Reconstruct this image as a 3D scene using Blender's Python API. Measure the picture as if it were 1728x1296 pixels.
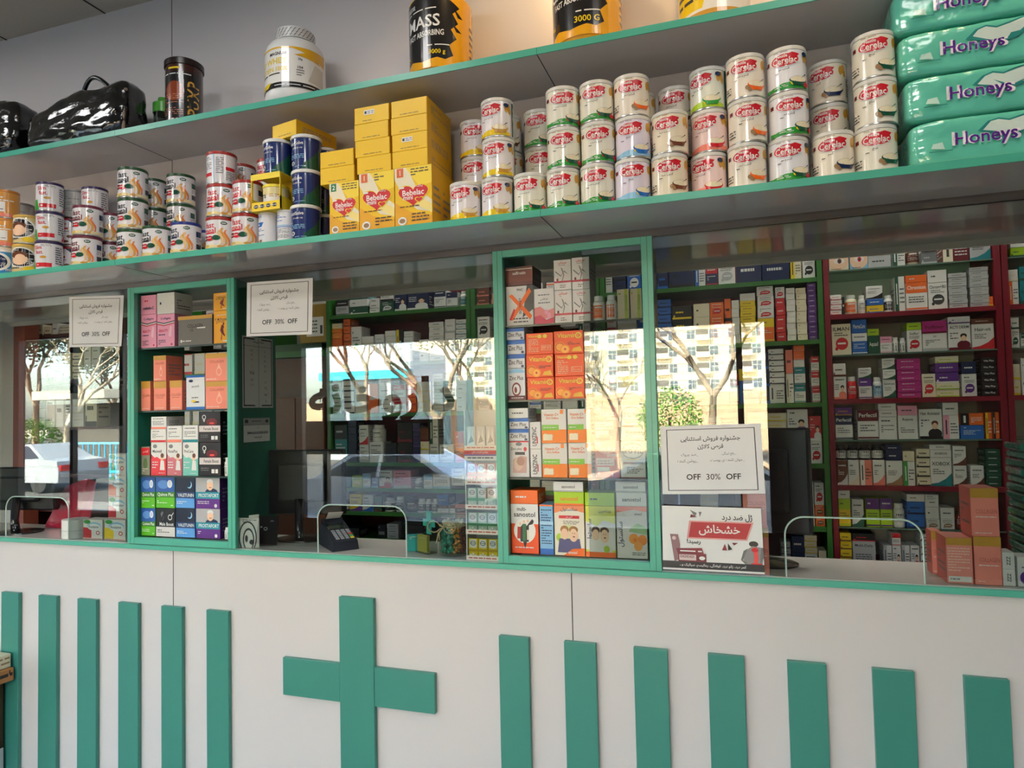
import bpy, math, random
from mathutils import Vector, Matrix, noise
for o in list(bpy.data.objects): bpy.data.objects.remove(o)
SC = bpy.context.scene
COLL = SC.collection
PI = math.pi
# ---------------------------------------------------------------- camera
CF, CYAW, CPIT, CROL = 1144.2, .3189, .039, -.0221
CAM = Vector((0, -2.2, 1.62))
_c, _s = math.cos(CYAW), math.sin(CYAW)
_r = Vector((_c, _s, 0)); _f = Vector((-_s, _c, 0)); _u = Vector((0, 0, 1))
FW = _f*math.cos(CPIT)+_u*math.sin(CPIT); UP = _u*math.cos(CPIT)-_f*math.sin(CPIT)
RX = _r*math.cos(CROL)+UP*math.sin(CROL); UX = UP*math.cos(CROL)-_r*math.sin(CROL)
cd = bpy.data.cameras.new('camera'); co = bpy.data.objects.new('camera', cd); COLL.objects.link(co)
cd.sensor_width = 36; cd.lens = CF/1728*36; cd.clip_start = .02; cd.clip_end = 1000
co.matrix_world = Matrix(((RX.x, UX.x, -FW.x, CAM.x), (RX.y, UX.y, -FW.y, CAM.y), (RX.z, UX.z, -FW.z, CAM.z), (0, 0, 0, 1)))
SC.camera = co
def ray(x, y): return FW+RX*((x-864)/CF)-UX*((y-648)/CF)
def onY(x, y, Y): d = ray(x, y); return CAM+d*((Y-CAM.y)/d.y)
def onX(x, y, X): d = ray(x, y); return CAM+d*((X-CAM.x)/d.x)
# ---------------------------------------------------------------- light
SC.view_settings.view_transform = 'Standard'; SC.view_settings.look = 'None'
SC.view_settings.exposure = .42; SC.view_settings.gamma = 1; SC.view_settings.use_curve_mapping = False
cy = SC.cycles
cy.use_denoising = True; cy.max_bounces = 9; cy.diffuse_bounces = 4; cy.glossy_bounces = 4; cy.transmission_bounces = 6
cy.transparent_max_bounces = 12; cy.sample_clamp_indirect = 6; cy.caustics_reflective = False; cy.caustics_refractive = False
W = bpy.data.worlds.new('sky'); SC.world = W; W.use_nodes = True
nt = W.node_tree; nt.nodes.clear()
wo = nt.nodes.new('ShaderNodeOutputWorld'); wb = nt.nodes.new('ShaderNodeBackground'); sk = nt.nodes.new('ShaderNodeTexSky')
sk.sky_type = 'NISHITA'; sk.sun_disc = False; sk.sun_elevation = math.radians(42); sk.sun_rotation = math.radians(20); sk.dust_density = 2.5
nt.links.new(sk.outputs[0], wb.inputs[0]); wb.inputs[1].default_value = SKY_STR = 2.0
nt.links.new(wb.outputs[0], wo.inputs[0])
def light(name, kind, loc, energy, color=(1, 1, 1), size=.1, sizey=None, aim=None, **kw):
    l = bpy.data.lights.new(name, kind); l.energy = energy; l.color = color
    if kind == 'AREA':
        l.size = size
        if sizey: l.shape = 'RECTANGLE'; l.size_y = sizey
    elif kind != 'SUN': l.shadow_soft_size = size
    for k, v in kw.items(): setattr(l, k, v)
    o = bpy.data.objects.new(name, l); COLL.objects.link(o); o.location = loc
    if aim is not None: o.rotation_euler = (Vector(aim)-Vector(loc)).to_track_quat('-Z', 'Y').to_euler()
    return o
sun = light('sun', 'SUN', (0, 0, 30), 88, (1, .93, .8), angle=.009)
sun.rotation_euler = Vector((.42, -.66, -.62)).to_track_quat('-Z', 'Y').to_euler()
# daylight enters by the storefront; the portal only helps the sky be sampled there
po = light('storefront_portal', 'AREA', (-2.25, -5.15, 1.3), 1, size=5.2, sizey=2.6, aim=(-2.25, 0, 1.3)); po.data.cycles.is_portal = True
po = light('storefront_portal', 'AREA', (-8.3, -5.15, 1.4), 1, size=3.6, sizey=2.9, aim=(-8.3, 0, 1.4)); po.data.cycles.is_portal = True
# ---------------------------------------------------------------- colours and materials
def lin(h):
    h = h.lstrip('#'); v = [int(h[i:i+2], 16)/255 for i in (0, 2, 4)]
    return tuple(c/12.92 if c <= .04045 else ((c+.055)/1.055)**2.4 for c in v)
CC = dict(w=('#e8e8e6', 'white'), k=('#17171a', 'black'), r=('#c8202c', 'red'), m=('#6e1524', 'maroon'), o=('#ee6a1e', 'orange'), y=('#eccb1c', 'yellow'),
  g=('#2f9a3a', 'green'), l=('#a6cc1e', 'lime'), d=('#16523c', 'dark green'), t=('#12808a', 'teal'), b=('#1b62b8', 'blue'), n=('#14264f', 'navy'),
  c=('#8fc3e6', 'pale blue'), p=('#f0a2bd', 'pink'), s=('#ee8672', 'salmon'), v=('#5b2a86', 'purple'), u=('#b3247e', 'magenta'), a=('#77797c', 'grey'),
  e=('#e9e0c4', 'cream'), z=('#6b3a26', 'brown'), A=('#b9bcbd', 'silver'), G=('#c8963a', 'gold'), f=('#f0c8a8', 'skin'), q=('#2e8f7c', 'sea green'),
  h=('#9a7a58', 'tan'), x=('#3c3d40', 'charcoal'))
def colr(c):
    if isinstance(c, tuple): return c
    return lin(c) if c[0] == '#' else lin(CC[c][0])
MATS = []
def mat(name, rough=.5, metal=0., coat=0., bump=0., bscale=60., spec=.5, trans=0., kind=None, emit=0., rvar=0.):
    m = bpy.data.materials.new(name); m.use_nodes = True; t = m.node_tree; n = t.nodes; n.clear()
    out = n.new('ShaderNodeOutputMaterial'); at = n.new('ShaderNodeAttribute'); at.attribute_name = 'Col'
    if kind == 'glass':
        tr = n.new('ShaderNodeBsdfTransparent'); gl = n.new('ShaderNodeBsdfGlossy'); gl.inputs['Roughness'].default_value = rough
        lw = n.new('ShaderNodeLayerWeight'); lw.inputs[0].default_value = .5
        pw = n.new('ShaderNodeMath'); pw.operation = 'POWER'; pw.inputs[1].default_value = 5
        ma = n.new('ShaderNodeMath'); ma.operation = 'MULTIPLY_ADD'; ma.inputs[1].default_value = 1-spec; ma.inputs[2].default_value = spec
        mx = n.new('ShaderNodeMixShader')
        t.links.new(lw.outputs['Facing'], pw.inputs[0]); t.links.new(pw.outputs[0], ma.inputs[0]); t.links.new(ma.outputs[0], mx.inputs[0])
        t.links.new(at.outputs['Color'], tr.inputs[0]); t.links.new(tr.outputs[0], mx.inputs[1]); t.links.new(gl.outputs[0], mx.inputs[2])
        t.links.new(mx.outputs[0], out.inputs[0])
    else:
        b = n.new('ShaderNodeBsdfPrincipled'); t.links.new(at.outputs['Color'], b.inputs['Base Color'])
        b.inputs['Roughness'].default_value = rough; b.inputs['Metallic'].default_value = metal
        b.inputs['Coat Weight'].default_value = coat; b.inputs['Coat Roughness'].default_value = .06
        b.inputs['Specular IOR Level'].default_value = spec; b.inputs['Transmission Weight'].default_value = trans
        if emit:
            t.links.new(at.outputs['Color'], b.inputs['Emission Color']); b.inputs['Emission Strength'].default_value = emit
        if bump or rvar:
            tc = n.new('ShaderNodeTexCoord'); nz = n.new('ShaderNodeTexNoise'); nz.inputs['Scale'].default_value = bscale; nz.inputs['Detail'].default_value = 3
            t.links.new(tc.outputs['Object'], nz.inputs['Vector'])
            if bump:
                bp = n.new('ShaderNodeBump'); bp.inputs['Strength'].default_value = bump; bp.inputs['Distance'].default_value = .01
                t.links.new(nz.outputs[0], bp.inputs['Height']); t.links.new(bp.outputs[0], b.inputs['Normal'])
            if rvar:
                mr = n.new('ShaderNodeMapRange'); mr.inputs[3].default_value = max(0, rough-rvar); mr.inputs[4].default_value = rough+rvar
                t.links.new(nz.outputs[0], mr.inputs[0]); t.links.new(mr.outputs[0], b.inputs['Roughness'])
        t.links.new(b.outputs[0], out.inputs[0])
    MATS.append(m); return len(MATS)-1
CARD = mat('printed_card', .42, rvar=.06, bscale=25)
GLOSS = mat('glossy_print', .22, coat=.5)
METAL = mat('bright_metal', .28, metal=1)
PLAST = mat('moulded_plastic', .3)
LAMI = mat('white_laminate', .2, rvar=.04, bscale=6, spec=.5)
PAINT = mat('painted_board', .33, rvar=.05, bscale=9)
MATTE = mat('matte_surface', .85, bump=.15)
GLASS = mat('window_glass', 0, kind='glass', spec=.115)
JAR = mat('jar_glass', .02, kind='glass', spec=.06)
FILM = mat('plastic_film', .16, coat=.8, bump=.6, bscale=16)
EMIT = mat('lamp_diffuser', .5, emit=4)
FOIL = mat('gold_foil', .22, metal=.9)
BARK = mat('bark', .9, bump=.6, bscale=20)
SHELFM = mat('shelf_laminate', .1, rvar=.03, bscale=5, spec=.6)
# ---------------------------------------------------------------- mesh builder
class MB:
    def __init__(s): s.v = []; s.f = []; s.c = []; s.m = []; s.sm = []
    def face(s, pts, col, mi=0, sm=False):
        i = len(s.v); s.v += [tuple(p) for p in pts]; s.f.append(tuple(range(i, i+len(pts)))); s.c.append(colr(col)); s.m.append(mi); s.sm.append(sm)
    def idx(s, vs, fs, col, mi=0, sm=True):
        i = len(s.v); s.v += [tuple(p) for p in vs]; c = colr(col)
        for f in fs: s.f.append(tuple(j+i for j in f)); s.c.append(c); s.m.append(mi); s.sm.append(sm)
    def box(s, x0, x1, y0, y1, z0, z1, col, mi=0, cols=None):
        v = [(x0, y0, z0), (x1, y0, z0), (x1, y1, z0), (x0, y1, z0), (x0, y0, z1), (x1, y0, z1), (x1, y1, z1), (x0, y1, z1)]
        fs = [(0, 3, 2, 1), (4, 5, 6, 7), (0, 1, 5, 4), (1, 2, 6, 5), (2, 3, 7, 6), (3, 0, 4, 7)]  # bottom top front right back left
        i = len(s.v); s.v += v
        for k, f in enumerate(fs):
            s.f.append(tuple(j+i for j in f)); s.c.append(colr(cols[k] if cols else col)); s.m.append(mi); s.sm.append(False)
        return s
    def bev(s, x0, x1, y0, y1, z0, z1, col, mi=0, b=.004):
        """box whose twelve edges are chamfered"""
        X = (x0, x0+b, x1-b, x1); Y = (y0, y0+b, y1-b, y1); Z = (z0, z0+b, z1-b, z1); c = colr(col)
        P = {}
        def V(i, j, k):
            key = (i, j, k)
            if key not in P: P[key] = len(s.v); s.v.append((X[i], Y[j], Z[k]))
            return P[key]
        def F(*a): s.f.append(tuple(V(*q) for q in a)); s.c.append(c); s.m.append(mi); s.sm.append(False)
        F((1, 1, 0), (1, 2, 0), (2, 2, 0), (2, 1, 0)); F((1, 1, 3), (2, 1, 3), (2, 2, 3), (1, 2, 3))
        F((1, 0, 1), (2, 0, 1), (2, 0, 2), (1, 0, 2)); F((1, 3, 1), (1, 3, 2), (2, 3, 2), (2, 3, 1))
        F((0, 1, 1), (0, 1, 2), (0, 2, 2), (0, 2, 1)); F((3, 1, 1), (3, 2, 1), (3, 2, 2), (3, 1, 2))
        for a, p in ((0, 1), (3, 2)):
            F((a, 1, 1), (a, 2, 1), (p, 2, 0), (p, 1, 0)); F((a, 1, 2), (p, 1, 3), (p, 2, 3), (a, 2, 2))
            F((a, 1, 1), (p, 0, 1), (p, 0, 2), (a, 1, 2)); F((a, 2, 1), (a, 2, 2), (p, 3, 2), (p, 3, 1))
            F((1, a, 1), (1, p, 0), (2, p, 0), (2, a, 1)); F((1, a, 2), (2, a, 2), (2, p, 3), (1, p, 3))
            for q, e in ((0, 1), (3, 2)):
                for w_, g in ((0, 1), (3, 2)): F((a, e, g), (p, q, g), (p, e, w_))
        return s
    def lathe(s, prof, n=32, share=False, cx=0, cy=0, cap=True, a0=0, a1=2*PI):
        """prof: (r, z, colour, material) from bottom to top; colour and material belong to the span that starts there"""
        cs = [(math.cos(a0+(a1-a0)*i/n), math.sin(a0+(a1-a0)*i/n)) for i in range(n+1)]
        full = abs(a1-a0-2*PI) < 1e-6; N = n if full else n+1
        if share:
            base = len(s.v)
            for r, z, c, m in prof:
                for i in range(N): s.v.append((cx+r*cs[i][0], cy+r*cs[i][1], z))
            for k in range(len(prof)-1):
                for i in range(n):
                    j = (i+1) % N if full else i+1
                    s.f.append((base+k*N+i, base+k*N+j, base+(k+1)*N+j, base+(k+1)*N+i)); s.c.append(colr(prof[k][2])); s.m.append(prof[k][3]); s.sm.append(True)
        else:
            for k in range(len(prof)-1):
                r, z, c, m = prof[k]; r2, z2 = prof[k+1][:2]; base = len(s.v)
                for rr, zz in ((r, z), (r2, z2)):
                    for i in range(N): s.v.append((cx+rr*cs[i][0], cy+rr*cs[i][1], zz))
                for i in range(n):
                    j = (i+1) % N if full else i+1
                    s.f.append((base+i, base+j, base+N+j, base+N+i)); s.c.append(colr(c)); s.m.append(m); s.sm.append(True)
        if cap:
            for k, fl in ((0, True), (-1, False)):
                r, z, c, m = prof[k]
                if r > 1e-5:
                    p = [(cx+r*cs[i][0], cy+r*cs[i][1], z) for i in range(n)]
                    s.face(p[::-1] if fl else p, prof[k][2], prof[k][3])
        return s
    def tube(s, pts, rad, col, mi=0, n=8, close=False):
        pts = [Vector(p) for p in pts]; R = rad if isinstance(rad, (list, tuple)) else [rad]*len(pts); base = len(s.v); c = colr(col)
        ref = None
        for i, p in enumerate(pts):
            d = (pts[min(i+1, len(pts)-1)]-pts[max(i-1, 0)]).normalized()
            if ref is None: ref = Vector((0, 0, 1)) if abs(d.z) < .9 else Vector((1, 0, 0))
            a = d.cross(ref).normalized(); b = d.cross(a).normalized(); ref = -b if b.length else ref; ref = d.cross(a)*-1
            for k in range(n):
                t = 2*PI*k/n; s.v.append(tuple(p+a*math.cos(t)*R[i]+b*math.sin(t)*R[i]))
        for i in range(len(pts)-1):
            for k in range(n):
                j = (k+1) % n
                s.f.append((base+i*n+k, base+i*n+j, base+(i+1)*n+j, base+(i+1)*n+k)); s.c.append(c); s.m.append(mi); s.sm.append(True)
        s.f.append(tuple(base+k for k in range(n))); s.c.append(c); s.m.append(mi); s.sm.append(False)
        e = base+(len(pts)-1)*n; s.f.append(tuple(e+k for k in reversed(range(n)))); s.c.append(c); s.m.append(mi); s.sm.append(False)
        return s
    def mesh(s, name):
        me = bpy.data.meshes.new(name); me.from_pydata(s.v, [], s.f)
        used = sorted(set(s.m)); mp = {u: i for i, u in enumerate(used)}
        for u in used: me.materials.append(MATS[u])
        me.polygons.foreach_set('material_index', [mp[m] for m in s.m]); me.polygons.foreach_set('use_smooth', s.sm)
        at = me.color_attributes.new('Col', 'FLOAT_COLOR', 'CORNER'); buf = []
        for f, c in zip(s.f, s.c): buf += (c[0], c[1], c[2], 1.)*len(f)
        at.data.foreach_set('color', buf); me.update(); return me
def obj(name, m, parent=None, loc=(0, 0, 0), rz=0, **props):
    me = m.mesh(name) if isinstance(m, MB) else m
    o = bpy.data.objects.new(name, me); COLL.objects.link(o); o.location = loc; o.rotation_euler[2] = rz
    if parent: o.parent = parent
    for k, v in props.items(): o[k] = v
    return o
LABELS = {}
def tagit(o, label, cat, group=None, kind=None):
    LABELS[label] = LABELS.get(label, 0)+1
    o['label'] = label; o['category'] = cat
    if group: o['group'] = group
    if kind: o['kind'] = kind
    return o
def thing(name, parts, label, cat, loc=(0, 0, 0), rz=0, group=None, tilt=None):
    """parts: one mesh, or [(part name, mesh, [(sub-part name, mesh)])]"""
    if not isinstance(parts, (list, tuple)): o = obj(name, parts, None, loc, rz)
    elif len(parts) == 1 and len(parts[0]) == 2: o = obj(name, parts[0][1], None, loc, rz)
    else:
        o = bpy.data.objects.new(name, None); o.empty_display_size = .02; COLL.objects.link(o); o.location = loc; o.rotation_euler[2] = rz
        for p in parts:
            q = obj(p[0], p[1], o)
            if len(p) > 3 and p[3]: q['label'] = p[3]
            for sp in (p[2] if len(p) > 2 and p[2] else []): obj(sp[0], sp[1], q)
    if tilt: o.rotation_euler = tilt
    return tagit(o, label, cat, group)
def struct(name, m, label=None, parent=None):
    o = obj(name, m, parent)
    if not parent: o['kind'] = 'structure'
    if label and not parent: o['label'] = label; o['category'] = name.split('_')[0]
    return o
# ---------------------------------------------------------------- lettering
AR = {}
for ch, b, n in (('ا', 0xFE8D, 2), ('آ', 0xFE81, 2), ('ب', 0xFE8F, 4), ('ت', 0xFE95, 4), ('ث', 0xFE99, 4), ('ج', 0xFE9D, 4), ('ح', 0xFEA1, 4), ('خ', 0xFEA5, 4), ('د', 0xFEA9, 2), ('ذ', 0xFEAB, 2), ('ر', 0xFEAD, 2),
  ('ز', 0xFEAF, 2), ('س', 0xFEB1, 4), ('ش', 0xFEB5, 4), ('ص', 0xFEB9, 4), ('ض', 0xFEBD, 4), ('ط', 0xFEC1, 4), ('ع', 0xFEC9, 4), ('غ', 0xFECD, 4), ('ف', 0xFED1, 4), ('ق', 0xFED5, 4), ('ک', 0xFB8E, 4), ('گ', 0xFB92, 4),
  ('ل', 0xFEDD, 4), ('م', 0xFEE1, 4), ('ن', 0xFEE5, 4), ('ه', 0xFEE9, 4), ('و', 0xFEED, 2), ('ی', 0xFBFC, 4), ('پ', 0xFB56, 4), ('چ', 0xFB7A, 4), ('ژ', 0xFB8A, 2), ('\u0001', 0xFEFB, 2)): AR[ch] = (b, n)
def shape(t):
    if not any(c in AR for c in t): return t
    t = t.replace('لا', '\u0001'); out = []
    for i, c in enumerate(t):
        if c not in AR: out.append(c); continue
        pj = i > 0 and t[i-1] in AR and AR[t[i-1]][1] == 4
        nj = i+1 < len(t) and t[i+1] in AR and AR[c][1] == 4
        out.append(chr(AR[c][0]+(3 if pj and nj else 1 if pj else 2 if nj else 0)))
    return ''.join(reversed(out))
TX = {}
def text_polys(t, bold=0):
    k = (t, bold)
    if k in TX: return TX[k]
    c = bpy.data.curves.new('lettering', 'FONT'); c.body = shape(t); c.resolution_u = 2; c.offset = bold*.016
    o = bpy.data.objects.new('lettering', c); COLL.objects.link(o); bpy.context.view_layer.update()
    me = bpy.data.meshes.new_from_object(o.evaluated_get(bpy.context.evaluated_depsgraph_get()))
    vs = [(v.co.x, v.co.y) for v in me.vertices]; fs = [tuple(p.vertices) for p in me.polygons]
    bpy.data.objects.remove(o); bpy.data.curves.remove(c); bpy.data.meshes.remove(me)
    if vs:
        x0 = min(v[0] for v in vs); x1 = max(v[0] for v in vs); y0 = min(v[1] for v in vs); y1 = max(v[1] for v in vs)
        vs = [((x-x0), (y-y0)) for x, y in vs]; TX[k] = (vs, fs, x1-x0, y1-y0)
    else: TX[k] = ([], [], 1, 1)
    return TX[k]
# ---------------------------------------------------------------- print on faces: a small language in percent of the face
def clipx(poly, a, b):
    for s_, lim in ((1, a), (-1, b)):
        out = []
        for i in range(len(poly)):
            p, q = poly[i], poly[(i+1) % len(poly)]; pi, qi = s_*(p[0]-lim) >= 0, s_*(q[0]-lim) >= 0
            if pi: out.append(p)
            if pi != qi: t = (lim-p[0])/(q[0]-p[0]); out.append((lim, p[1]+t*(q[1]-p[1])))
        poly = out
        if len(poly) < 3: return None
    return poly
def decor(mb, ops, W_, H_, fmap, mi=CARD, wrap=0, rnd=None, eps=.00011):
    """fmap(x, y, layer offset) -> point; x from 0 to W_, y from 0 to H_"""
    L = 0
    def put(poly, c):
        if wrap and len(poly) > 2:
            x0 = min(p[0] for p in poly); x1 = max(p[0] for p in poly)
            if x1-x0 > wrap*1.3:
                n = int(math.ceil((x1-x0)/wrap))
                for i in range(n):
                    q = clipx(poly, x0+(x1-x0)*i/n, x0+(x1-x0)*(i+1)/n)
                    if q: mb.face([fmap(x, y, L*eps) for x, y in q], c, mi, bool(wrap))
                return
        mb.face([fmap(x, y, L*eps) for x, y in poly], c, mi, bool(wrap))
    rnd = rnd or random.Random(5)
    for op in ops:
        L += 1; a = op.split(' '); k, c = a[0], colr(a[1])
        if k in 'tTV':
            h = float(a[2])/100*H_; x = float(a[3])/100*W_; y = float(a[4])/100*H_; mw = float(a[5])/100; s_ = ' '.join(a[6:])
            vs, fs, tw, th = text_polys(s_, 1 if k != 't' else 0)
            if not vs: continue
            if k == 'V':
                hh = float(a[2])/100*W_; sc = hh/th; sx = min(sc, mw*H_/tw)
                P = [(x-(v-th/2)*sc, y+(u-tw/2)*sx) for u, v in vs]
            else:
                sc = h/th; sx = min(sc, mw*W_/tw); P = [(x+(u-tw/2)*sx, y+(v-th/2)*sc) for u, v in vs]
            mb.idx([fmap(px, py, L*eps) for px, py in P], fs, c, mi, False); continue
        n = [float(q)/100 for q in a[2:]]
        if k == 'b': put([(0, n[0]*H_), (W_, n[0]*H_), (W_, n[1]*H_), (0, n[1]*H_)], c)
        elif k == 'v': put([(n[0]*W_, 0), (n[1]*W_, 0), (n[1]*W_, H_), (n[0]*W_, H_)], c)
        elif k == 'r': put([(n[0]*W_, n[1]*H_), (n[2]*W_, n[1]*H_), (n[2]*W_, n[3]*H_), (n[0]*W_, n[3]*H_)], c)
        elif k == 'e': put([((n[0]+n[2]*math.cos(t*PI/12))*W_, (n[1]+n[3]*math.sin(t*PI/12))*H_) for t in range(24)], c)
        elif k == 'p': put([(n[i]*W_, n[i+1]*H_) for i in range(0, len(n), 2)], c)
        elif k == 'h':  # heart
            put([((n[0]+n[2]*16*math.sin(t)**3/16)*W_, (n[1]+n[3]*(13*math.cos(t)-5*math.cos(2*t)-2*math.cos(3*t)-math.cos(4*t))/16)*H_) for t in [-i*2*PI/28 for i in range(28)]], c)
        elif k == 'l':  # small print: n lines of short dashes between the corners
            N = int(round(n[0]*100)); x0, y0, x1, y1 = n[1:5]; st = (y1-y0)/N
            for i in range(N):
                x = x0; yy = y1-(i+.7)*st
                while x < x1-.01:
                    w_ = min(rnd.uniform(.05, .16), x1-x)
                    put([(x*W_, yy*H_), ((x+w_)*W_, yy*H_), ((x+w_)*W_, (yy+st*.38)*H_), (x*W_, (yy+st*.38)*H_)], c); x += w_+.025
                    if rnd.random() < .12: break
def cyl(R):  # front half of a cylinder, W = pi R
    return lambda x, y, e: ((R+.0004+e)*math.sin(x/R-PI/2), -(R+.0004+e)*math.cos(x/R-PI/2), y)
def person_ops(c1, c2, x=60, y=0, s=1.):
    return ['e %s %g %g %g %g' % (c2, x, y+8*s, 24*s, 14*s), 'e f %g %g %g %g' % (x, y+30*s, 11*s, 10*s), 'e %s %g %g %g %g' % (c1, x, y+36*s, 12*s, 7*s), 'e f %g %g %g %g' % (x, y+30*s, 8*s, 7*s)]
def lay(st):
    """'wr1Text' -> base colour, ops"""
    b, c, k, t = st[0], st[1], st[2], st[3:]
    dk = 'w' if b in 'krmdbnvuzxtoga' else 'x'; ck = 'w' if c in 'krmdbnvuzxtog' else 'x'
    T_ = lambda col, h, y, w=86: ['T %s %g 50 %g %g %s' % (col, h, y, w, t)] if t else ['l %s 1 14 %g 84 %g' % (col, y-6, y+7)]
    o = {'0': ['b %s 0 16' % c]+T_(dk, 11, 82)+['l %s 4 12 30 86 66' % dk],
      '1': ['b %s 62 100' % c]+T_(ck, 14, 82)+['l %s 3 12 26 84 52' % dk, 'b %s 4 9' % c],
      '2': T_(dk, 12, 84)+['e %s 52 36 32 20' % c, 'r %s 30 34 72 40' % ('w' if c != 'w' else 'k'), 'e %s 24 20 8 6' % c, 'l %s 2 14 60 84 74' % dk],
      '3': (['T %s 30 50 50 78 %s' % (dk if b == c or c in 'weA' else c, t)] if t else ['l %s 1 18 36 74 66' % (dk if b == c else c), 'r %s 6 14 14 30' % c]) + (['b %s 0 14' % c] if b != c else []),
      '4': ['v %s 0 38' % c, 'l %s 4 46 20 92 70' % dk]+(['V %s 22 19 50 80 %s' % (ck, t)] if t else ['r %s 14 20 24 80' % ck]),
      '5': ['p %s 0 0 100 0 100 46 72 26 36 12 0 8' % c]+T_(dk, 13, 78)+['l %s 3 12 40 66 62' % dk],
      '6': T_(dk, 11, 86)+['l %s 3 8 40 44 68' % dk, 'b %s 0 10' % c]+person_ops('k' if c != 'k' else 'z', c, 68, 8, 1.25),
      '7': ['e f 50 42 50 41', 'e w 52 44 28 13', 'e %s 54 44 11 12' % c, 'e k 54 44 5 6', 'p k 18 68 50 84 86 72 86 76 50 90 18 73', 'l x 1 10 3 60 10'],
    }[k]
    return b, o
PROTO = {}
def carton(w, h, d, st, raw=False):
    """closed folding carton, origin at base centre, front at -d/2; st is a short style or ('base', 'side', [ops])"""
    key = ('c', round(w, 3), round(h, 3), round(d, 3), str(st))
    if key in PROTO and not raw: return PROTO[key]
    if isinstance(st, str): b, ops = lay(st); sd = b
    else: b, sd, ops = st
    m = MB(); m.bev(-w/2, w/2, -d/2, d/2, 0, h, b, CARD, min(.0012, w*.03, h*.03)); rnd = random.Random(hash((round(w, 3), len(ops)))) if 0 else random.Random(int(w*1e4)+int(h*1e4)+len(str(st)))
    decor(m, ops, w, h, lambda x, y, e: (x-w/2, -d/2-.0003-e, y), CARD, 0, rnd)
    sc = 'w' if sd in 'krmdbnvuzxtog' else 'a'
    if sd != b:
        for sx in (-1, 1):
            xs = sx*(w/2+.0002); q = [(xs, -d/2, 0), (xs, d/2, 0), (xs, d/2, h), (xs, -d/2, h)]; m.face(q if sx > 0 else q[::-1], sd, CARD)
    for sx in (-1, 1):
        decor(m, ['l %s 4 15 20 85 70' % sc], d, h, lambda x, y, e, sx=sx: (sx*(w/2+.0004+e), sx*(x-d/2), y), CARD, 0, rnd)
    if raw: return m
    me = m.mesh('folding_carton')
    PROTO[key] = me; return me
# ================================================================ the setting
TEAL = '#4fa792'; TEALD = '#398276'; PANEL = '#d6d0cd'
m = MB(); m.box(-10.4, 3.2, -5.1, 1.6, -.1, 0, '#a39c92', PAINT)
for i in range(1, 23): m.box(-10.4+i*.6-.0015, -10.4+i*.6+.0015, -5.1, 1.6, 0, .0006, '#6e6962', MATTE)
for i in range(1, 12): m.box(-10.4, 3.2, -5.1+i*.6-.0015, -5.1+i*.6+.0015, 0, .0006, '#6e6962', MATTE)
struct('floor', m)
m = MB(); m.box(-10.4, 3.2, -5.1, 1.6, 3.39, 3.5, '#b5aea2', MATTE)
for i in range(23): m.box(-10.4+.04+i*.6, -10.4+.046+i*.6, -5.1, 1.6, 3.387, 3.39, '#3d3a36', MATTE)
for i in range(12): m.box(-10.4, 3.2, -5.1-.45+i*.6+.45, -5.1+i*.6+.006, 3.387, 3.39, '#3d3a36', MATTE)
struct('ceiling', m)
m = MB(); m.box(-10.4, 3.2, 0, .03, 2.217, 3.39, '#d4d0d2', PAINT); m.box(-10.4, 3.2, .001, .03, 2.1905, 2.2168, '#5f5b58', SHELFM)  # lowest strip has shade painted in, matched to the shelf undersides
for X in (-3.84, -2.19, -.535, 1.12): m.box(X-.0016, X+.0016, -.0006, 0, 2.216, 3.39, '#55504c', MATTE)
struct('wall_front', m)
m = MB(); m.box(-10.5, -10.4, -5.1, 1.6, 0, 3.39, '#cfcac2', PAINT); struct('wall_left', m)
m = MB(); m.box(3.2, 3.3, -5.1, 1.6, 0, 3.39, '#cfcac2', PAINT); struct('wall_right', m)
m = MB(); m.box(-10.4, 3.2, 1.6, 1.7, 0, 3.39, '#c9c4bc', PAINT); struct('wall_back', m)
# shopfront behind the viewer: dark piers, header, sills
m = MB()
for x0, x1 in ((-10.4, -10.05), (-6.45, -5.15), (.29, 3.2)): m.box(x0, x1, -5.1, -5, 0, 3.39, '#4a3a38', PAINT)
m.box(-10.4, 3.2, -5.1, -5, 2.85, 3.39, '#4a4442', PAINT); m.box(-6.1, .29, -5.1, -5, 2.5, 2.85, '#4a4442', PAINT)
for x0, x1 in ((-10.05, -6.45), (-5.15, .29)): m.box(x0, x1, -5.1, -5, 0, .3, '#4a4442', PAINT)
struct('wall_shopfront', m)
for k, (x0, x1, z1, ms) in enumerate(((-10.05, -6.45, 2.85, (-9.02, -8.1)), (-5.15, .29, 2.5, (-4.83, .04)))):
    m = MB(); z0 = .3
    m.box(x0, x1, -5.055, -5.049, z0, z1, '#f4f7f5', GLASS); g = m
    o = bpy.data.objects.new('window_%d' % (k+4), None); COLL.objects.link(o); o['kind'] = 'structure'
    obj('window_pane', m, o); m = MB()
    for x in ms: m.box(x-.03, x+.03, -5.09, -5.01, z0, z1, '#2c2a2a', PAINT)
    m.box(x0, x1, -5.09, -5.01, z0, z0+.05, '#2c2a2a', PAINT); m.box(x0, x1, -5.09, -5.01, z1-.04, z1, '#2c2a2a', PAINT)
    obj('window_frame', m, o)
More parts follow.
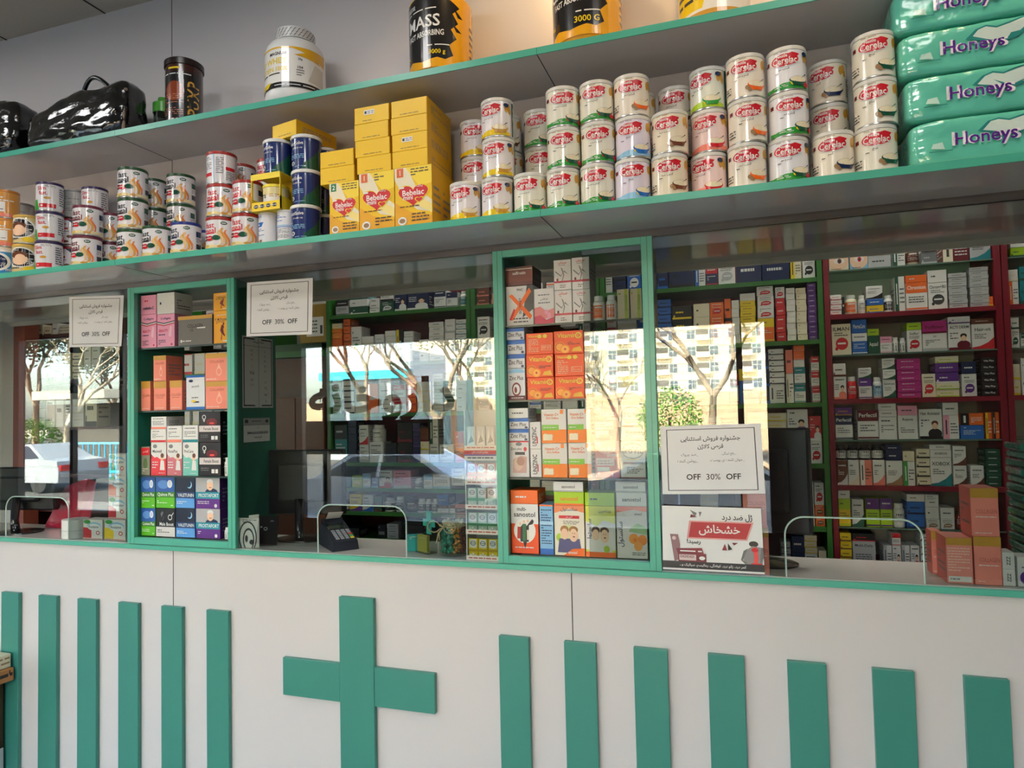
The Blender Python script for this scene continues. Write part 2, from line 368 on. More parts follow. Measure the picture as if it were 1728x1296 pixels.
# ---------------------------------------------------------------- service counter
m = MB(); ZC = 1.083
m.box(-3.84, 1.7, 0, .02, .1, ZC, PANEL, LAMI)
m.box(-3.84, 1.7, .03, .05, 0, .1, '#8b8580', PAINT)
for X in (-2.19, -.535, 1.12): m.box(X-.0016, X+.0016, -.0005, 0, .1, ZC, '#3c3835', MATTE)
parts = [('front_panel', m)]
m = MB(); m.bev(-3.84, 1.7, -.012, .30, ZC, ZC+.018, TEAL, PAINT, .0015); m.box(-3.84, 1.7, .002, .30, ZC+.018, ZC+.02, '#b9b7b2', LAMI)
parts.append(('countertop', m))
BZ = 1.62-.3444*2.2
def bar(x0, w, z1, z0=.03):
    m = MB(); m.bev(x0, x0+w, -.0185, -.0006, z0, z1, TEALD, PAINT, .0012); return m
for i in range(-3, 6): parts.append(('slat', bar(-3.140+i*.2262, .1056, BZ)))
for i in range(7): parts.append(('slat', bar(-.788+i*.2262, .1056, BZ)))
parts.append(('slat', bar(-.788+7*.2262, .1056, BZ))); parts.append(('slat', bar(-.788+8*.2262, .1056, BZ)))
a = onY(571.8, 1006.5, -.0185); b = onY(629.6, 1009, -.0185); c = onY(476.9, 1109.3, -.0185); d = onY(732.9, 1135.2, -.0185); e = onY(476.9, 1172.2, -.0185)
m = MB(); m.bev(a.x, b.x, -.02, -.0006, .03, a.z, TEALD, PAINT, .0012)
m.bev(c.x, a.x-.0005, -.0185, -.0006, e.z, c.z, TEALD, PAINT, .0012); m.bev(b.x+.0005, d.x, -.0185, -.0006, e.z, c.z, TEALD, PAINT, .0012)
rr = random.Random(3)
for q in range(9): pass
parts.append(('pharmacy_cross', m))
thing('service_counter', parts, 'long white laminate service counter with sea green slats and a green cross on its front', 'counter')
# ---------------------------------------------------------------- wall shelves
ZM, ZU, SY = 2.196, 2.688, -.274
def shelf(name, z, label, y1):
    m = MB(); m.box(-6.2, 2.3, SY+.004, y1, z, z+.019, '#c9c4c2', SHELFM)
    for X in (-3.84, -2.19, -.535, 1.12): m.box(X-.0014, X+.0014, SY+.005, y1, z-.0005, z, '#2c2926', MATTE)
    e = MB(); e.box(-6.2, 2.3, SY, SY+.004, z-.0005, z+.0205, '#46a892', PAINT)
    for X in (-3.84, -2.19, -.535, 1.12): e.box(X-.0008, X+.0008, SY-.0004, SY, z, z+.02, '#1f6f5e', PAINT)
    thing(name, [('board', m), ('edge_strip', e)], label, 'shelf')
shelf('wall_shelf', ZM, 'lower long white wall shelf with green front edge, holding the tins and cartons', -.0005)
shelf('wall_shelf', ZU, 'upper long white wall shelf with green front edge, holding jars and bags', -.0005)
ZM += .0206; ZU += .0206
m = MB(); m.box(-3.84, 1.7, .0, .5, 2.172, 2.19, '#b9b5b2', SHELFM, ['#c4c0bd', '#b9b5b2', '#5f5b58', '#b9b5b2', '#b9b5b2', '#b9b5b2']); m.box(-3.84, 1.7, .5, .52, 2.15, 2.3, '#c5c1bd', PAINT)  # front face coloured dark to carry the shade of the undersides
for X in (-2.19, -.535): m.box(X-.0014, X+.0014, .0, .5, 2.1715, 2.172, '#2c2926', MATTE)
struct('trim_1', m)
# ---------------------------------------------------------------- service windows with arched hatches
def arch_pane(x0, x1, z0, z1, ax0, ax1, az, r=.055, y0=.004, t=.006):
    pts = [(x0, z0), (ax0, z0)]
    for i in range(9): th = PI-i*PI/16; pts.append((ax0+r+r*math.cos(th), az-r+r*math.sin(th)))
    for i in range(9): th = PI/2-i*PI/16; pts.append((ax1-r+r*math.cos(th), az-r+r*math.sin(th)))
    pts += [(ax1, z0), (x1, z0), (x1, z1), (x0, z1)]
    m = MB(); m.face([(x, y0, z) for x, z in pts], '#f3f7f5', GLASS); m.face([(x, y0+t, z) for x, z in reversed(pts)], '#f3f7f5', GLASS)
    for i in range(len(pts)):
        p, q = pts[i], pts[(i+1) % len(pts)]; m.face([(p[0], y0, p[1]), (p[0], y0+t, p[1]), (q[0], y0+t, q[1]), (q[0], y0, q[1])], '#f3f7f5' if i > 19 or i < 1 else '#c8dcd2', GLASS)
    e = MB(); e.tube([(x, y0+t/2, z) for x, z in pts[1:21]], .0028, '#b9cfc6', PLAST, 6)
    return m, e
ZG = ZC+.0205
for k, (x0, x1, a0, a1) in enumerate(((-3.84, -2.4255, -3.15, -2.77), (-1.8768, -.7865, -1.51, -1.14), (-.2402, 1.7, .125, .49))):
    g, e = arch_pane(x0+.001, x1-.001, ZG, 2.1715, a0, a1, 1.283)
    o = bpy.data.objects.new('window_%d' % (k+1), None); COLL.objects.link(o); o['kind'] = 'structure'
    obj('window_pane', g, o); obj('window_hatch_edge', e, o)
    m = MB(); m.box(x0, x1, .0, .003, 2.168, 2.1715, '#26241f', PAINT); obj('window_top_seal', m, o)
# ---------------------------------------------------------------- the two display cabinets set in the glass
def cabinet(x0, x1, shelves, label, doorx):
    z0, z1, D = ZG-.0005, 2.1716, .27; t = .017
    f = MB(); y0 = -.006
    f.bev(x0, x0+.036, y0, .014, z0, z1, TEAL, PAINT, .001); f.bev(x1-.036, x1, y0, .014, z0, z1, TEAL, PAINT, .001)
    f.bev(x0+.0362, x1-.0362, y0, .014, z1-.024, z1, TEAL, PAINT, .001); f.bev(x0+.0362, x1-.0362, y0, .014, z0, z0+.026, TEAL, PAINT, .001)
    for X in (x0+.017, x1-.017): f.box(X-.0008, X+.0008, y0-.0004, y0, z0, z1, '#1c5f50', PAINT)
    ps = [('face_frame', f)]
    for X0, X1 in ((x0+.018, x0+.034), (x1-.034, x1-.018)): ps.append(('side_panel', MB().box(X0, X1, .015, D, z0, z1-.001, '#1f6b58', PAINT)))
    ps.append(('top_panel', MB().box(x0+.0345, x1-.0345, .015, D, z1-.02, z1-.001, '#1f6b58', PAINT)))
    if doorx: ps.append(('sliding_glass', MB().box(doorx, x1-.037, .003, .007, z0+.027, z1-.025, '#f3f7f5', GLASS)))
    for z in shelves: ps.append(('glass_shelf', MB().box(x0+.0345, x1-.0345, .02, D, z-.006, z, '#25372f', GLASS).box(x0+.0345, x1-.0345, .0165, .0195, z-.0065, z+.0005, '#1c2e28', PLAST)))
    thing('display_cabinet', ps, label, 'cabinet')
    return z0+.0265
SHL = (1.916, 1.652, 1.382); SHR = (1.912, 1.655, 1.39)
ZB = cabinet(-2.4252, -1.8771, SHL, 'narrow green framed glass cabinet beside the left window, filled with pink and white cartons', 0)
cabinet(-.7863, -.2406, SHR, 'narrow green framed glass cabinet beside the right window, filled with orange and white cartons', onY(986, 600, 0).x)
# ---------------------------------------------------------------- ceiling lamps and added fill panels
def panel_lamp(x, y, label, e, col=(1, .97, .92)):
    m = MB(); m.bev(-.3, .3, -.3, .3, -.03, 0, '#e6e6e4', PLAST, .004); d = MB(); d.box(-.27, .27, -.27, .27, -.034, -.0305, '#fff8ec', EMIT)
    thing('ceiling_light_panel', [('housing', m), ('diffuser', d)], label, 'lamp', (x, y, 3.386))
    light('lamp_glow', 'AREA', (x, y, 3.345), e, col, .5, aim=(x, y, 0))
panel_lamp(-3.2, -2.9, 'square white fill light panel added unseen over the left of the shop', 14)  # fill light added out of view to light the shop interior
panel_lamp(-.2, -2.9, 'square white fill light panel added unseen over the right of the shop', 16)  # second added fill light for the shop interior, also out of view
for x, lb in ((-3.3, 'left'), (-1.5, 'middle'), (.5, 'right')): panel_lamp(x, -1.25, 'square white fill light panel added unseen near the counter, %s one' % lb, {'left': 6.5, 'middle': 5, 'right': 2}[lb], (.93, .96, 1))  # three fill lights added out of view to brighten the upper wall
for x, lb in ((-3.0, 'left'), (-1.4, 'middle'), (.6, 'right')): panel_lamp(x, .95, 'square white ceiling lamp panel over the %s of the dispensary' % lb, {'left': 2.5, 'middle': 8, 'right': 21}[lb], (1, .94, .84))
for x, lb in ((-.62, 'left'), (.02, 'middle'), (.66, 'right')):
    m = MB(); m.lathe([(.045, -.05, '#dcdcda', PLAST), (.05, 0, '#dcdcda', PLAST)], 24); d = MB(); d.lathe([(.035, -.056, '#ffe2b0', EMIT), (.035, -.0505, '#ffe2b0', EMIT)], 24)
    thing('spot_lamp', [('housing', m), ('bulb_face', d)], 'small round warm ceiling spot above the jars, %s one' % lb, 'lamp', (x, -.5, 3.386))
    s_ = light('spot_glow', 'SPOT', (x, -.5, 3.3), 9, (1, .66, .3), .03, aim=(x+.1, -.0, 2.7)); s_.data.spot_size = 2.2; s_.data.spot_blend = 1
# ================================================================ tins, tubs and cartons of the wall shelves
ORD = ['', 'first', 'second', 'third', 'fourth', 'fifth', 'sixth', 'seventh', 'eighth', 'ninth', 'tenth', 'eleventh', 'twelfth', 'thirteenth', 'fourteenth', 'fifteenth', 'sixteenth', 'seventeenth', 'eighteenth', 'nineteenth', 'twentieth']
def tin(key, R, H, base, ops, lid, lidh=.012, ridge=None, mi=GLOSS):
    if key in PROTO: return PROTO[key]
    m = MB(); rim = '#c9c9c6' if ridge is None else ridge
    m.lathe([(R-.001, 0, rim, METAL), (R+.0008, .001, rim, METAL), (R+.0008, .004, rim, METAL), (R, .0052, base, mi), (R, H-lidh-.001, base, mi), (R-.0006, H-lidh-.0005, base, mi)], 40)
    decor(m, ops, PI*R, H-lidh-.006, lambda x, y, e: cyl(R)(x, y+.0055, e), mi, .008, random.Random(7))
    l = MB(); l.lathe([(R, H-lidh, lid, PLAST), (R+.0006, H-lidh+.0005, lid, PLAST), (R+.0006, H-.0025, lid, PLAST), (R+.0004, H-.0006, lid, PLAST), (R-.004, H-.0006, lid, PLAST), (R-.005, H-.002, lid, PLAST)], 40)
    PROTO[key] = [('body', m.mesh('tin_body')), ('lid', l.mesh('tin_lid'))]; return PROTO[key]
def cereal(kind):
    base, hill, bowl, txt, extra = {
      'honey': ('#e9e6ea', 'y', 'G', 'گندم و عسل', 'new'), 'apple': ('#e6e6d8', 'g', 'd', 'گندم و سیب', 'apple'), 'rice': ('#ddd8ea', 'c', 'b', 'برنج', ''), 'date': ('#e9dfc8', None, 'z', 'گندم و خرما', ''),
      'wheat': ('#e9e2d2', None, 'n', 'گندم', ''), 'honeyc': ('#e9e2d4', None, 'o', 'گندم و عسل', ''), 'banana': ('#e6e8ee', 'g', 'd', 'گندم و موز', 'new'), 'berry': ('#ecd3d2', 's', 'r', 'گندم و توت', 'new'),
      'fruit': ('#e2e6d8', 'l', 'g', 'گندم و میوه', 'new'), 'ricec': ('#e4e2d4', None, 'd', 'برنج', ''), 'almond': ('#e6e0d8', None, 'z', 'گندم و بادام', '')}[kind]
    o = []; low = 26 if hill is None else 20
    if hill: o += ['p %s 10 0 92 0 92 9 70 17 45 16 22 9 10 12' % hill]
    o += ['r m 12 72 20 82', 'e G 88 84 4 12', 'e G 83 80 4 12', 'e G 91 73 3 10', 'l h 1 30 95 60 99', 'e w 48 75 23.5 17', 'e #c4202e 48 75 22.5 15.8', 'p #c4202e 32 80 60 93 72 88 62 70', 'T w 8.5 44 86 17 Nestle', 'T w 16.5 48 74 39 Cerelac', 'l w 1 34 62 60 66',
          'e w 50 59 2 2', 'T x 8 46 51 32 '+txt, 'l x 1 32 41 60 46']
    o += ['e h 58 15 4 7', 'e h 54 19 4 6', 'e h 60 24 3 6'] if not hill else ['e %s 60 14 4 6' % ('r' if extra == 'apple' or kind == 'berry' else 'y')]
    bx = 70
    o += ['e %s %d %d 16 10' % (bowl, bx, low+1), 'p %s %d %d %d %d %d %d %d %d' % (bowl, bx-15, low+1, bx+15, low+1, bx+9, low-14, bx-9, low-14), 'e e %d %d 14.5 7.5' % (bx, low+3), 'p x %d %d %d %d %d %d' % (bx+2, low+4, bx+13, low+18, bx+14, low+16)]
    if hill != 'g': o += ['l x 3 10 10 26 32'] if not hill else []
    else: o += ['e r 84 10 5 7', 'l w 2 30 4 52 12']
    if extra == 'new': o += ['e n 82 88 5.5 6', 'v d 96 100'];
    else: o += ['l x 8 93 10 99 60']
    return tin('cer'+kind, .0513, .1235, base, o, '#d6d6d0', .011)
CDESC = dict(honey='white cereal tin with yellow base', apple='cream cereal tin with green base', rice='lilac cereal tin with blue bowl', date='cream cereal tin with brown bowl',
  wheat='cream cereal tin with navy bowl', honeyc='cream cereal tin with orange bowl', banana='white cereal tin with green hill', berry='pink cereal tin', fruit='cereal tin with lime green base', ricec='pale cereal tin, dark green bowl', almond='white cereal tin with brown bowl')
RF, RM_, RB = -.207, -.15, -.085   # front, middle and back row
def place_col(px, row, kinds, maker, desc, pos, group, name, h, cat='tin', rz=.0, z=None, start=0):
    n = len(kinds)
    for i, k in enumerate(kinds):
        X = onY(px, 300, row).x; face = math.atan2(X-CAM.x, row-CAM.y)*-.55+rz if name.endswith('tin') else rz
        lv = ('' if n == 1 and not start else [', at the bottom', ', second up', ', topmost'][min(i+start, 2)] if n+start == 3 else [', at the bottom', ', topmost'][min(i+start, 1)])
        jx = (i*7919 % 5-2)*.0012
        thing(name, maker(k), desc[k]+', '+pos+lv, cat, (X+jx, row, (z or ZM)+(i+start)*h), face+((i*31+int(px)) % 7-3)*.04, group)
GC = 'cereal tins on the lower wall shelf'
CH = .1238
def ccol(px, row, kinds, pos, start=0, rz=0): place_col(px, row, kinds, cereal, CDESC, pos, GC, 'cereal_tin', CH, rz=rz, start=start)
ccol(787, RF, ['honey'], 'single one right of the yellow cartons', rz=-.25)
ccol(841, RF, ['honey', 'honey', 'honey'], 'second front pile', rz=-.2)
ccol(896, RF, ['apple'], 'low tin between second and third front piles')
ccol(952, RF, ['apple']*3, 'third front pile')
ccol(1010, RF, ['apple']*3, 'fourth front pile')
ccol(1069, RF, ['rice', 'rice', 'honeyc'], 'fifth front pile')
ccol(1131.5, RF, ['date', 'date'], 'sixth front pile')
ccol(1199, RM_-.02, ['berry', 'berry', 'fruit'], 'seventh front pile', rz=-.35)
ccol(1263, RF, ['honeyc']*3, 'eighth front pile')
ccol(1333, RF, ['banana']*3, 'ninth front pile')
ccol(1409, RF, ['wheat'], 'low tin left of the last pile')
ccol(1481, RF, ['ricec']*3, 'last pile, beside the nappy packs')
ccol(803, RB, ['honey']*3, 'first back row pile')
ccol(856, RB, ['almond']*3, 'second back row pile')
ccol(912, RB, ['apple']*3, 'third back row pile')
ccol(965, RB, ['apple']*3, 'fourth back row pile')
ccol(1023, RB, ['date']*3, 'fifth back row pile')
ccol(1081, RB, ['date']*3, 'sixth back row pile')
ccol(1143, RB, ['almond']*3, 'seventh back row pile')
ccol(1263, RB, ['wheat']*3, 'eighth back row pile')
ccol(1402, RB, ['wheat']*3, 'ninth back row pile', rz=-.3)
# meal replacement tins
def meal(k):
    lid, txt, rot = {'green': ('#1d4a26', 'k', 0), 'plum': ('#6a2038', 'm', 0), 'red': ('#a3281e', 'r', 0), 'blue': ('#1b2f80', 'n', 0), 'back': ('#a3281e', 'r', 1)}[k]
    if rot: o = ['l a 8 12 40 40 92', 'r r 8 22 40 34', 'v c 44 46', 'l a 9 50 30 66 90', 'r r 70 44 92 56', 'l a 5 70 8 92 40', 'v A 95 100']
    else:
        o = ['e d 66 88 7 6', 'T w 5 66 88 9 new', 'T %s 20 34 81 32 fast' % txt, 'T %s 20 34 62 38 meal' % txt, 'r %s 20 50 46 55' % txt,
          'p #d8a050 60 70 65 72 62 60 68 46 74 32 73 16 68 6 63 6 68 16 68 30 62 44 56 58', 'p #e07a3c 68 64 72 66 69 56 74 44 79 32 79 18 77 8 74 8 76 20 74 32 69 44 65 54', 'p #e8c48a 55 62 58 64 56 54 62 42 66 30 63 14 57 8 54 8 60 16 61 30 56 42 51 52',
          'e m 22 36 9 9', 'e r 36 34 9 9', 'e d 50 36 9 9', 'l w 1 16 32 56 39', 'p #e8dcb0 0 0 100 0 100 8 80 12 60 6 40 13 20 7 0 12', 'e #d8b860 26 7 9 5', 'e #e8d8a0 42 6 7 5', 'e #c89040 60 5 8 4', 'r n 86 60 100 80' if k != 'green' else 'r d 86 60 100 80', 'r x 86 16 100 34', 'l a 3 86 40 100 56']
    return tin('meal'+k, .0522, .1185, '#e4e2e6', o, lid, .011)
MD = dict(green='white drink tin with dark green lid', plum='white drink tin with plum lid', red='white drink tin, red lid', blue='white drink tin with blue lid', back='drink tin turned to its small print')
GM = 'meal drink powder tins'
def mcol(px, row, kinds, pos, start=0, rz=-.02): place_col(px, row, kinds, meal, MD, pos, GM, 'drink_powder_tin', .1188, rz=rz, start=start)
mcol(148, RF, ['plum', 'plum'], 'pile left of the green lidded tins')
mcol(187, RF+.109, ['plum', 'plum'], 'second plum pile')
mcol(224, RF, ['green']*3, 'tall front pile')
mcol(267, RF, ['green'], 'low tin right of the tall green pile')
mcol(315, RF, ['blue'], 'low one below the two green lidded tins')
mcol(258, RB, ['green']*3, 'left back row pile')
mcol(305, RB, ['green']*3, 'right back row pile')
mcol(351, RB, ['blue'], 'back row tin behind the first blue lidded tin')
mcol(374, RF, ['red', 'red', 'back'], 'left pile')
mcol(417.5, RF, ['red', 'red'], 'right pile')
mcol(407, RB, ['red']*3, 'left back row pile')
mcol(458, RB, ['red']*3, 'right back row pile')
# slimming and milk powder tins at the far left
def slim(k):
    if k == 'slim': o = ['T r 15 36 84 34 Slim', 'T r 15 40 66 34 fast.', 'l a 2 44 88 70 97', 'e G 50 46 8 5', 'p g 0 0 30 0 24 40 0 36', 'r r 30 8 70 24', 'l w 1 34 12 66 20', 'l x 8 78 20 96 90', 'p r 88 0 100 0 100 30']; b, l = '#dfe0e4', '#3a2c58'
    elif k == 'glyco': o = ['p n 50 100 100 100 100 10 86 60', 'T r 15 34 84 40 Glyco', 'T r 11 40 66 30 SLIM', 'l x 1 30 52 58 58', 'e z 30 30 5 12', 'e z 54 34 7 6', 'e z 44 14 8 5', 'e k 26 14 5 6', 'b m 0 4']; b, l = '#e4dfe2', '#9c1f2c'
    elif k == 'amber': o = ['l w 3 20 60 80 96', 'p w 8 20 60 20 60 60 8 60', 'T n 10 34 50 44 PLUS', 'l n 2 12 26 56 40', 'p s 0 0 100 0 100 8 50 16 0 10']; b, l = '#d99a4a', '#c9843c'
    elif k == 'blond': o = ['e w 45 56 40 40', 'e k 45 56 34 36', 'l w 9 14 30 76 88', 'e f 42 50 20 24', 'e z 40 66 22 14', 'e f 44 52 14 17', 'T n 12 30 14 40 protein', 'e y 66 12 14 10']; b, l = '#d8c084', '#cfa94c'
    elif k == 'azure': o = ['e w 40 50 34 38', 'e n 40 50 26 30', 'l w 9 18 26 62 74', 'b w 90 100', 'T w 12 72 20 30 milk']; b, l = '#2d84c0', '#e6d9c6'
    else: o = ['l a 10 8 10 92 90']; b, l = '#a8a8a8', '#8a8a8a'
    return tin('sl'+k, .048, .1185, b, o, l, .01)
SD = dict(slim='white slimming tin, red lettering', glyco='white and navy slimming tin', amber='amber orange powder tin', blond='tan tin with a face', azure='bright blue powder tin', grey='plain silvery powder tin')
GS = 'powder tins at the far left of the lower shelf'
def scol(px, row, kinds, pos, start=0, rz=.1): place_col(px, row, kinds, slim, SD, pos, GS, 'powder_tin', .1188, rz=rz, start=start)
scol(10, RF, ['azure', 'amber', 'amber'], 'in the pile cut by the left edge')
scol(46, RF, ['blond', 'blond'], 'in the second pile from the left edge')
scol(36, RB+.02, ['grey', 'blond', 'grey'], 'back row pile at the left edge')
scol(84, RF, ['slim', 'slim', 'slim'], 'in the third pile from left edge')
scol(120, RF+.1, ['glyco', 'glyco'], 'in the fourth pile from left edge')
scol(161, -.1, ['slim'], 'standing on the plum lidded tins', start=2)
scol(127, -.107, ['grey'], 'standing on the navy slimming tins', start=2)
# blue tubs
def tub(k):
    if 'tub' in PROTO: return PROTO['tub']
    m = MB(); b = '#1c2f6c'; m.lathe([(.045, 0, b, GLOSS), (.0475, .003, b, GLOSS), (.0505, .1, b, GLOSS), (.0505, .108, b, GLOSS)], 40)
    decor(m, ['p d 52 0 100 0 100 74 84 46 60 20', 'T w 11 42 84 38 NutriSolve', 'T w 7 46 69 32 پودر نوتریسالو', 'T w 5 28 56 14 فیبر', 'l c 3 22 34 62 50', 'e w 31 21 6.5 6.5', 'e a 31 21 4.5 4.5', 'l c 1 36 8 64 12'], PI*.0495, .108, lambda x, y, e: cyl(.0478+.0029*y/.108)(x, y, e), GLOSS, .008)
    l = MB(); l.lathe([(.0515, .1085, '#dfe0dc', PLAST), (.0535, .1095, '#dfe0dc', PLAST), (.0535, .117, '#dfe0dc', PLAST), (.052, .1205, '#dfe0dc', PLAST), (.047, .1205, '#d0d1cd', PLAST)], 40)
    PROTO['tub'] = [('body', m.mesh('tub_body')), ('lid', l.mesh('tub_lid'))]; return PROTO['tub']
TD = {'t': 'navy blue powder tub with white lid'}; GT = 'navy blue powder tubs'
def tcol(px, row, n, pos, start=0, rz=.0, z=None): place_col(px, row, ['t']*n, tub, TD, pos, GT, 'powder_tub', .1212, 'tub', rz, z, start)
tcol(517, RF, 3, 'front pile by yellow cartons'); tcol(548, RB, 3, 'back row pile')
# white and blue tins, with a yellow tray and tub standing on them
def supp(k):
    o = ['T b 8 34 92 30 COMPLETE', 'p b 14 56 50 56 58 72 14 72', 'l w 1 18 60 46 68', 'l b 5 14 24 60 50', 'e h 30 6 6 5', 'e h 46 6 6 5'] if k == 'a' else ['l b 5 12 66 70 96', 'b c 50 54', 'b b 46 48', 'l a 8 12 8 80 42']
    return tin('su'+k, .0335, .112, '#dfe1e8', o, '#dcdde0', .007)
for px, k, lb in ((457, 'a', 'white supplement tin with blue panel, under the yellow tray'), (488, 'b', 'white supplement tin with blue stripes, under the yellow tray')):
    thing('supplement_tin', supp(k), lb, 'tin', (onY(px, 370, RF).x, RF-.012, ZM), -.1, 'white supplement tins')
XT = onY(467, 340, RF).x; zt = ZM+.1125
m = MB(); m.box(-.058, .058, -.05, .05, 0, .002, '#e8c81c', CARD); m.box(-.058, .058, -.052, -.0505, 0, .03, '#f0d020', CARD); m.box(-.058, .058, .0505, .052, 0, .126, '#e8c81c', CARD)
m.box(-.06, -.0585, -.052, .052, 0, .045, '#e8c81c', CARD); m.box(.0585, .06, -.052, .052, 0, .045, '#e8c81c', CARD); m.box(-.06, .06, -.052, .052, .127, .1285, '#f2d83a', CARD); m.box(-.06, .06, -.0535, -.052, .108, .1285, '#f2d83a', CARD)
m.box(-.06, -.056, .044, .052, 0, .127, '#e8c81c', CARD); m.box(.056, .06, .044, .052, 0, .127, '#e8c81c', CARD); m.box(-.06, -.0575, -.052, -.044, 0, .127, '#e8c81c', CARD); m.box(.0575, .06, -.052, -.044, 0, .127, '#e8c81c', CARD)
decor(m, ['e n 16 50 8 22', 'e n 38 50 8 22', 'e n 60 50 8 22', 'e n 82 50 8 22', 'l e 1 10 40 90 60'], .116, .03, lambda x, y, e: (x-.058, -.0525-e, y))
thing('display_tray', [('tray_carton', m)], 'yellow open display tray with a tub inside, standing on white tins', 'carton', (XT, RF-.008, zt))
m = MB(); m.lathe([(.036, 0, '#e8e6e0', GLOSS), (.042, .004, '#e4d9a0', GLOSS), (.044, .08, '#e2cf2a', GLOSS)], 32)
decor(m, ['p w 0 0 100 0 100 40 70 70 40 62 0 92', 'T x 24 28 66 44 ultra', 'e n 22 26 6 14', 'e G 74 20 12 8', 'l G 2 56 56 84 72'], PI*.043, .08, lambda x, y, e: cyl(.0418+.0023*y/.08)(x, y, e), GLOSS, .008)
l = MB(); l.lathe([(.0445, .0805, '#ecd93a', PLAST), (.0455, .081, '#ecd93a', PLAST), (.0455, .09, '#ecd93a', PLAST), (.04, .0915, '#ecd93a', PLAST)], 32)
thing('milk_powder_tub', [('body', m), ('lid', l)], 'yellow and white powder tub inside the yellow display tray', 'tub', (XT+.004, RF-.008, zt+.0025), -.1)
tcol(471.5, RF-.005, 1, 'single tub on top of the yellow tray', z=zt+.129)
# a spare support under the long carton
# yellow infant milk cartons
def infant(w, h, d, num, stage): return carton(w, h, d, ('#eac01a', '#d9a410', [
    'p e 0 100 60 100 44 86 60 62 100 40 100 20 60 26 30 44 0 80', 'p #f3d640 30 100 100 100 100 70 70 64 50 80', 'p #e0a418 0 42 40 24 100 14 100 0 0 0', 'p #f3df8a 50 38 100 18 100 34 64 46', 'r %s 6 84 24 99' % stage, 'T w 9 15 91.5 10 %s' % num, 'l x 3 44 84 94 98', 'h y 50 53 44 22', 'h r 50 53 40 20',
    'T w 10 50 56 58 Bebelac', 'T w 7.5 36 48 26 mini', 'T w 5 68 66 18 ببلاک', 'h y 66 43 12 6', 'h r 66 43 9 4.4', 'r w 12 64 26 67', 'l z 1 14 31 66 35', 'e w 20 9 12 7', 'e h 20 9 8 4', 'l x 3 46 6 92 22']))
GB = 'yellow infant milk cartons'
FY = -.262
def ybox(xa, xb, z, h, d, label, kind=None, y0=FY, n='1', st='#d8642a', jx=0):
    x0 = onY(xa, 330, FY).x; x1 = onY(xb, 330, FY).x; w = x1-x0
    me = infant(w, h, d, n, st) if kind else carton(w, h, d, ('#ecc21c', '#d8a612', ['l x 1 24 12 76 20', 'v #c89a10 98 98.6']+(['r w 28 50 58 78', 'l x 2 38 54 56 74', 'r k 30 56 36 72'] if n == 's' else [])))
    thing('infant_milk_carton', me, label, 'carton', ((x0+x1)/2+jx, y0+d/2, z), 0, GB); return x0, x1
ybox(556, 605.5, ZM, .172, .075, 'standing yellow carton with red heart and green number square', 1, n='2', st='#1f7a4a')
ybox(606.5, 665.5, ZM, .19, .075, 'middle standing yellow carton with red heart and orange number square', 1)
ybox(666.5, 729, ZM, .19, .075, 'right standing yellow carton with red heart, orange number square', 1)
for i in range(2):
    ybox(557+i, 605, ZM, .172, .078, 'yellow carton standing behind the green numbered one, %s' % ('nearer' if i == 0 else 'against the wall'), y0=FY+.0765+i*.0795) if i < 2 else 0
for k, (a, b, nm) in enumerate(((607, 665, 'middle'), (667.5, 728.5, 'right'))):
    for i in range(2): ybox(a, b, ZM, .19, .078, 'yellow carton standing behind the %s heart carton, %s' % (nm, 'nearer' if i == 0 else 'against the wall'), y0=FY+.0765+i*.0795)
for i in range(2): ybox(541+i*1.0, 598.5, ZM+.1722+i*.0556, .0552, .19, 'yellow carton lying above the green numbered one, %s' % ('lower', 'upper')[i], jx=-.0+i*-.002)
for i in range(4): ybox((601, 598.5, 597.5, 598)[i]+2, (661, 659, 657, 658.5)[i], ZM+.1902+i*.0556, .0552, .19, 'yellow carton lying in the middle pile, %s' % ('lowest', 'second up', 'third up', 'topmost with a white sticker')[i], n='s' if i == 3 else '1')
for i in range(4): ybox((662, 662, 660.5, 661.5)[i]+1, (723, 723, 723, 723)[i], ZM+.1902+i*.0556, .0552, .19, 'yellow carton lying in the right pile, %s' % ('lowest', 'second up with a white sticker', 'third up', 'topmost')[i], n='s' if i == 1 else '1')
x0 = onY(464, 240, FY).x; x1 = onY(521, 240, FY).x
thing('infant_milk_carton', carton(.118, .054, .19, ('#ecc21c', '#d8a612', ['l x 1 24 16 76 24', 'v #c89a10 98 98.6'])), 'yellow carton lying on top of the navy blue tubs', 'carton', (onY(512, 230, -.16).x, -.15, ZM+3*.1212+.0008), -.2, GB)
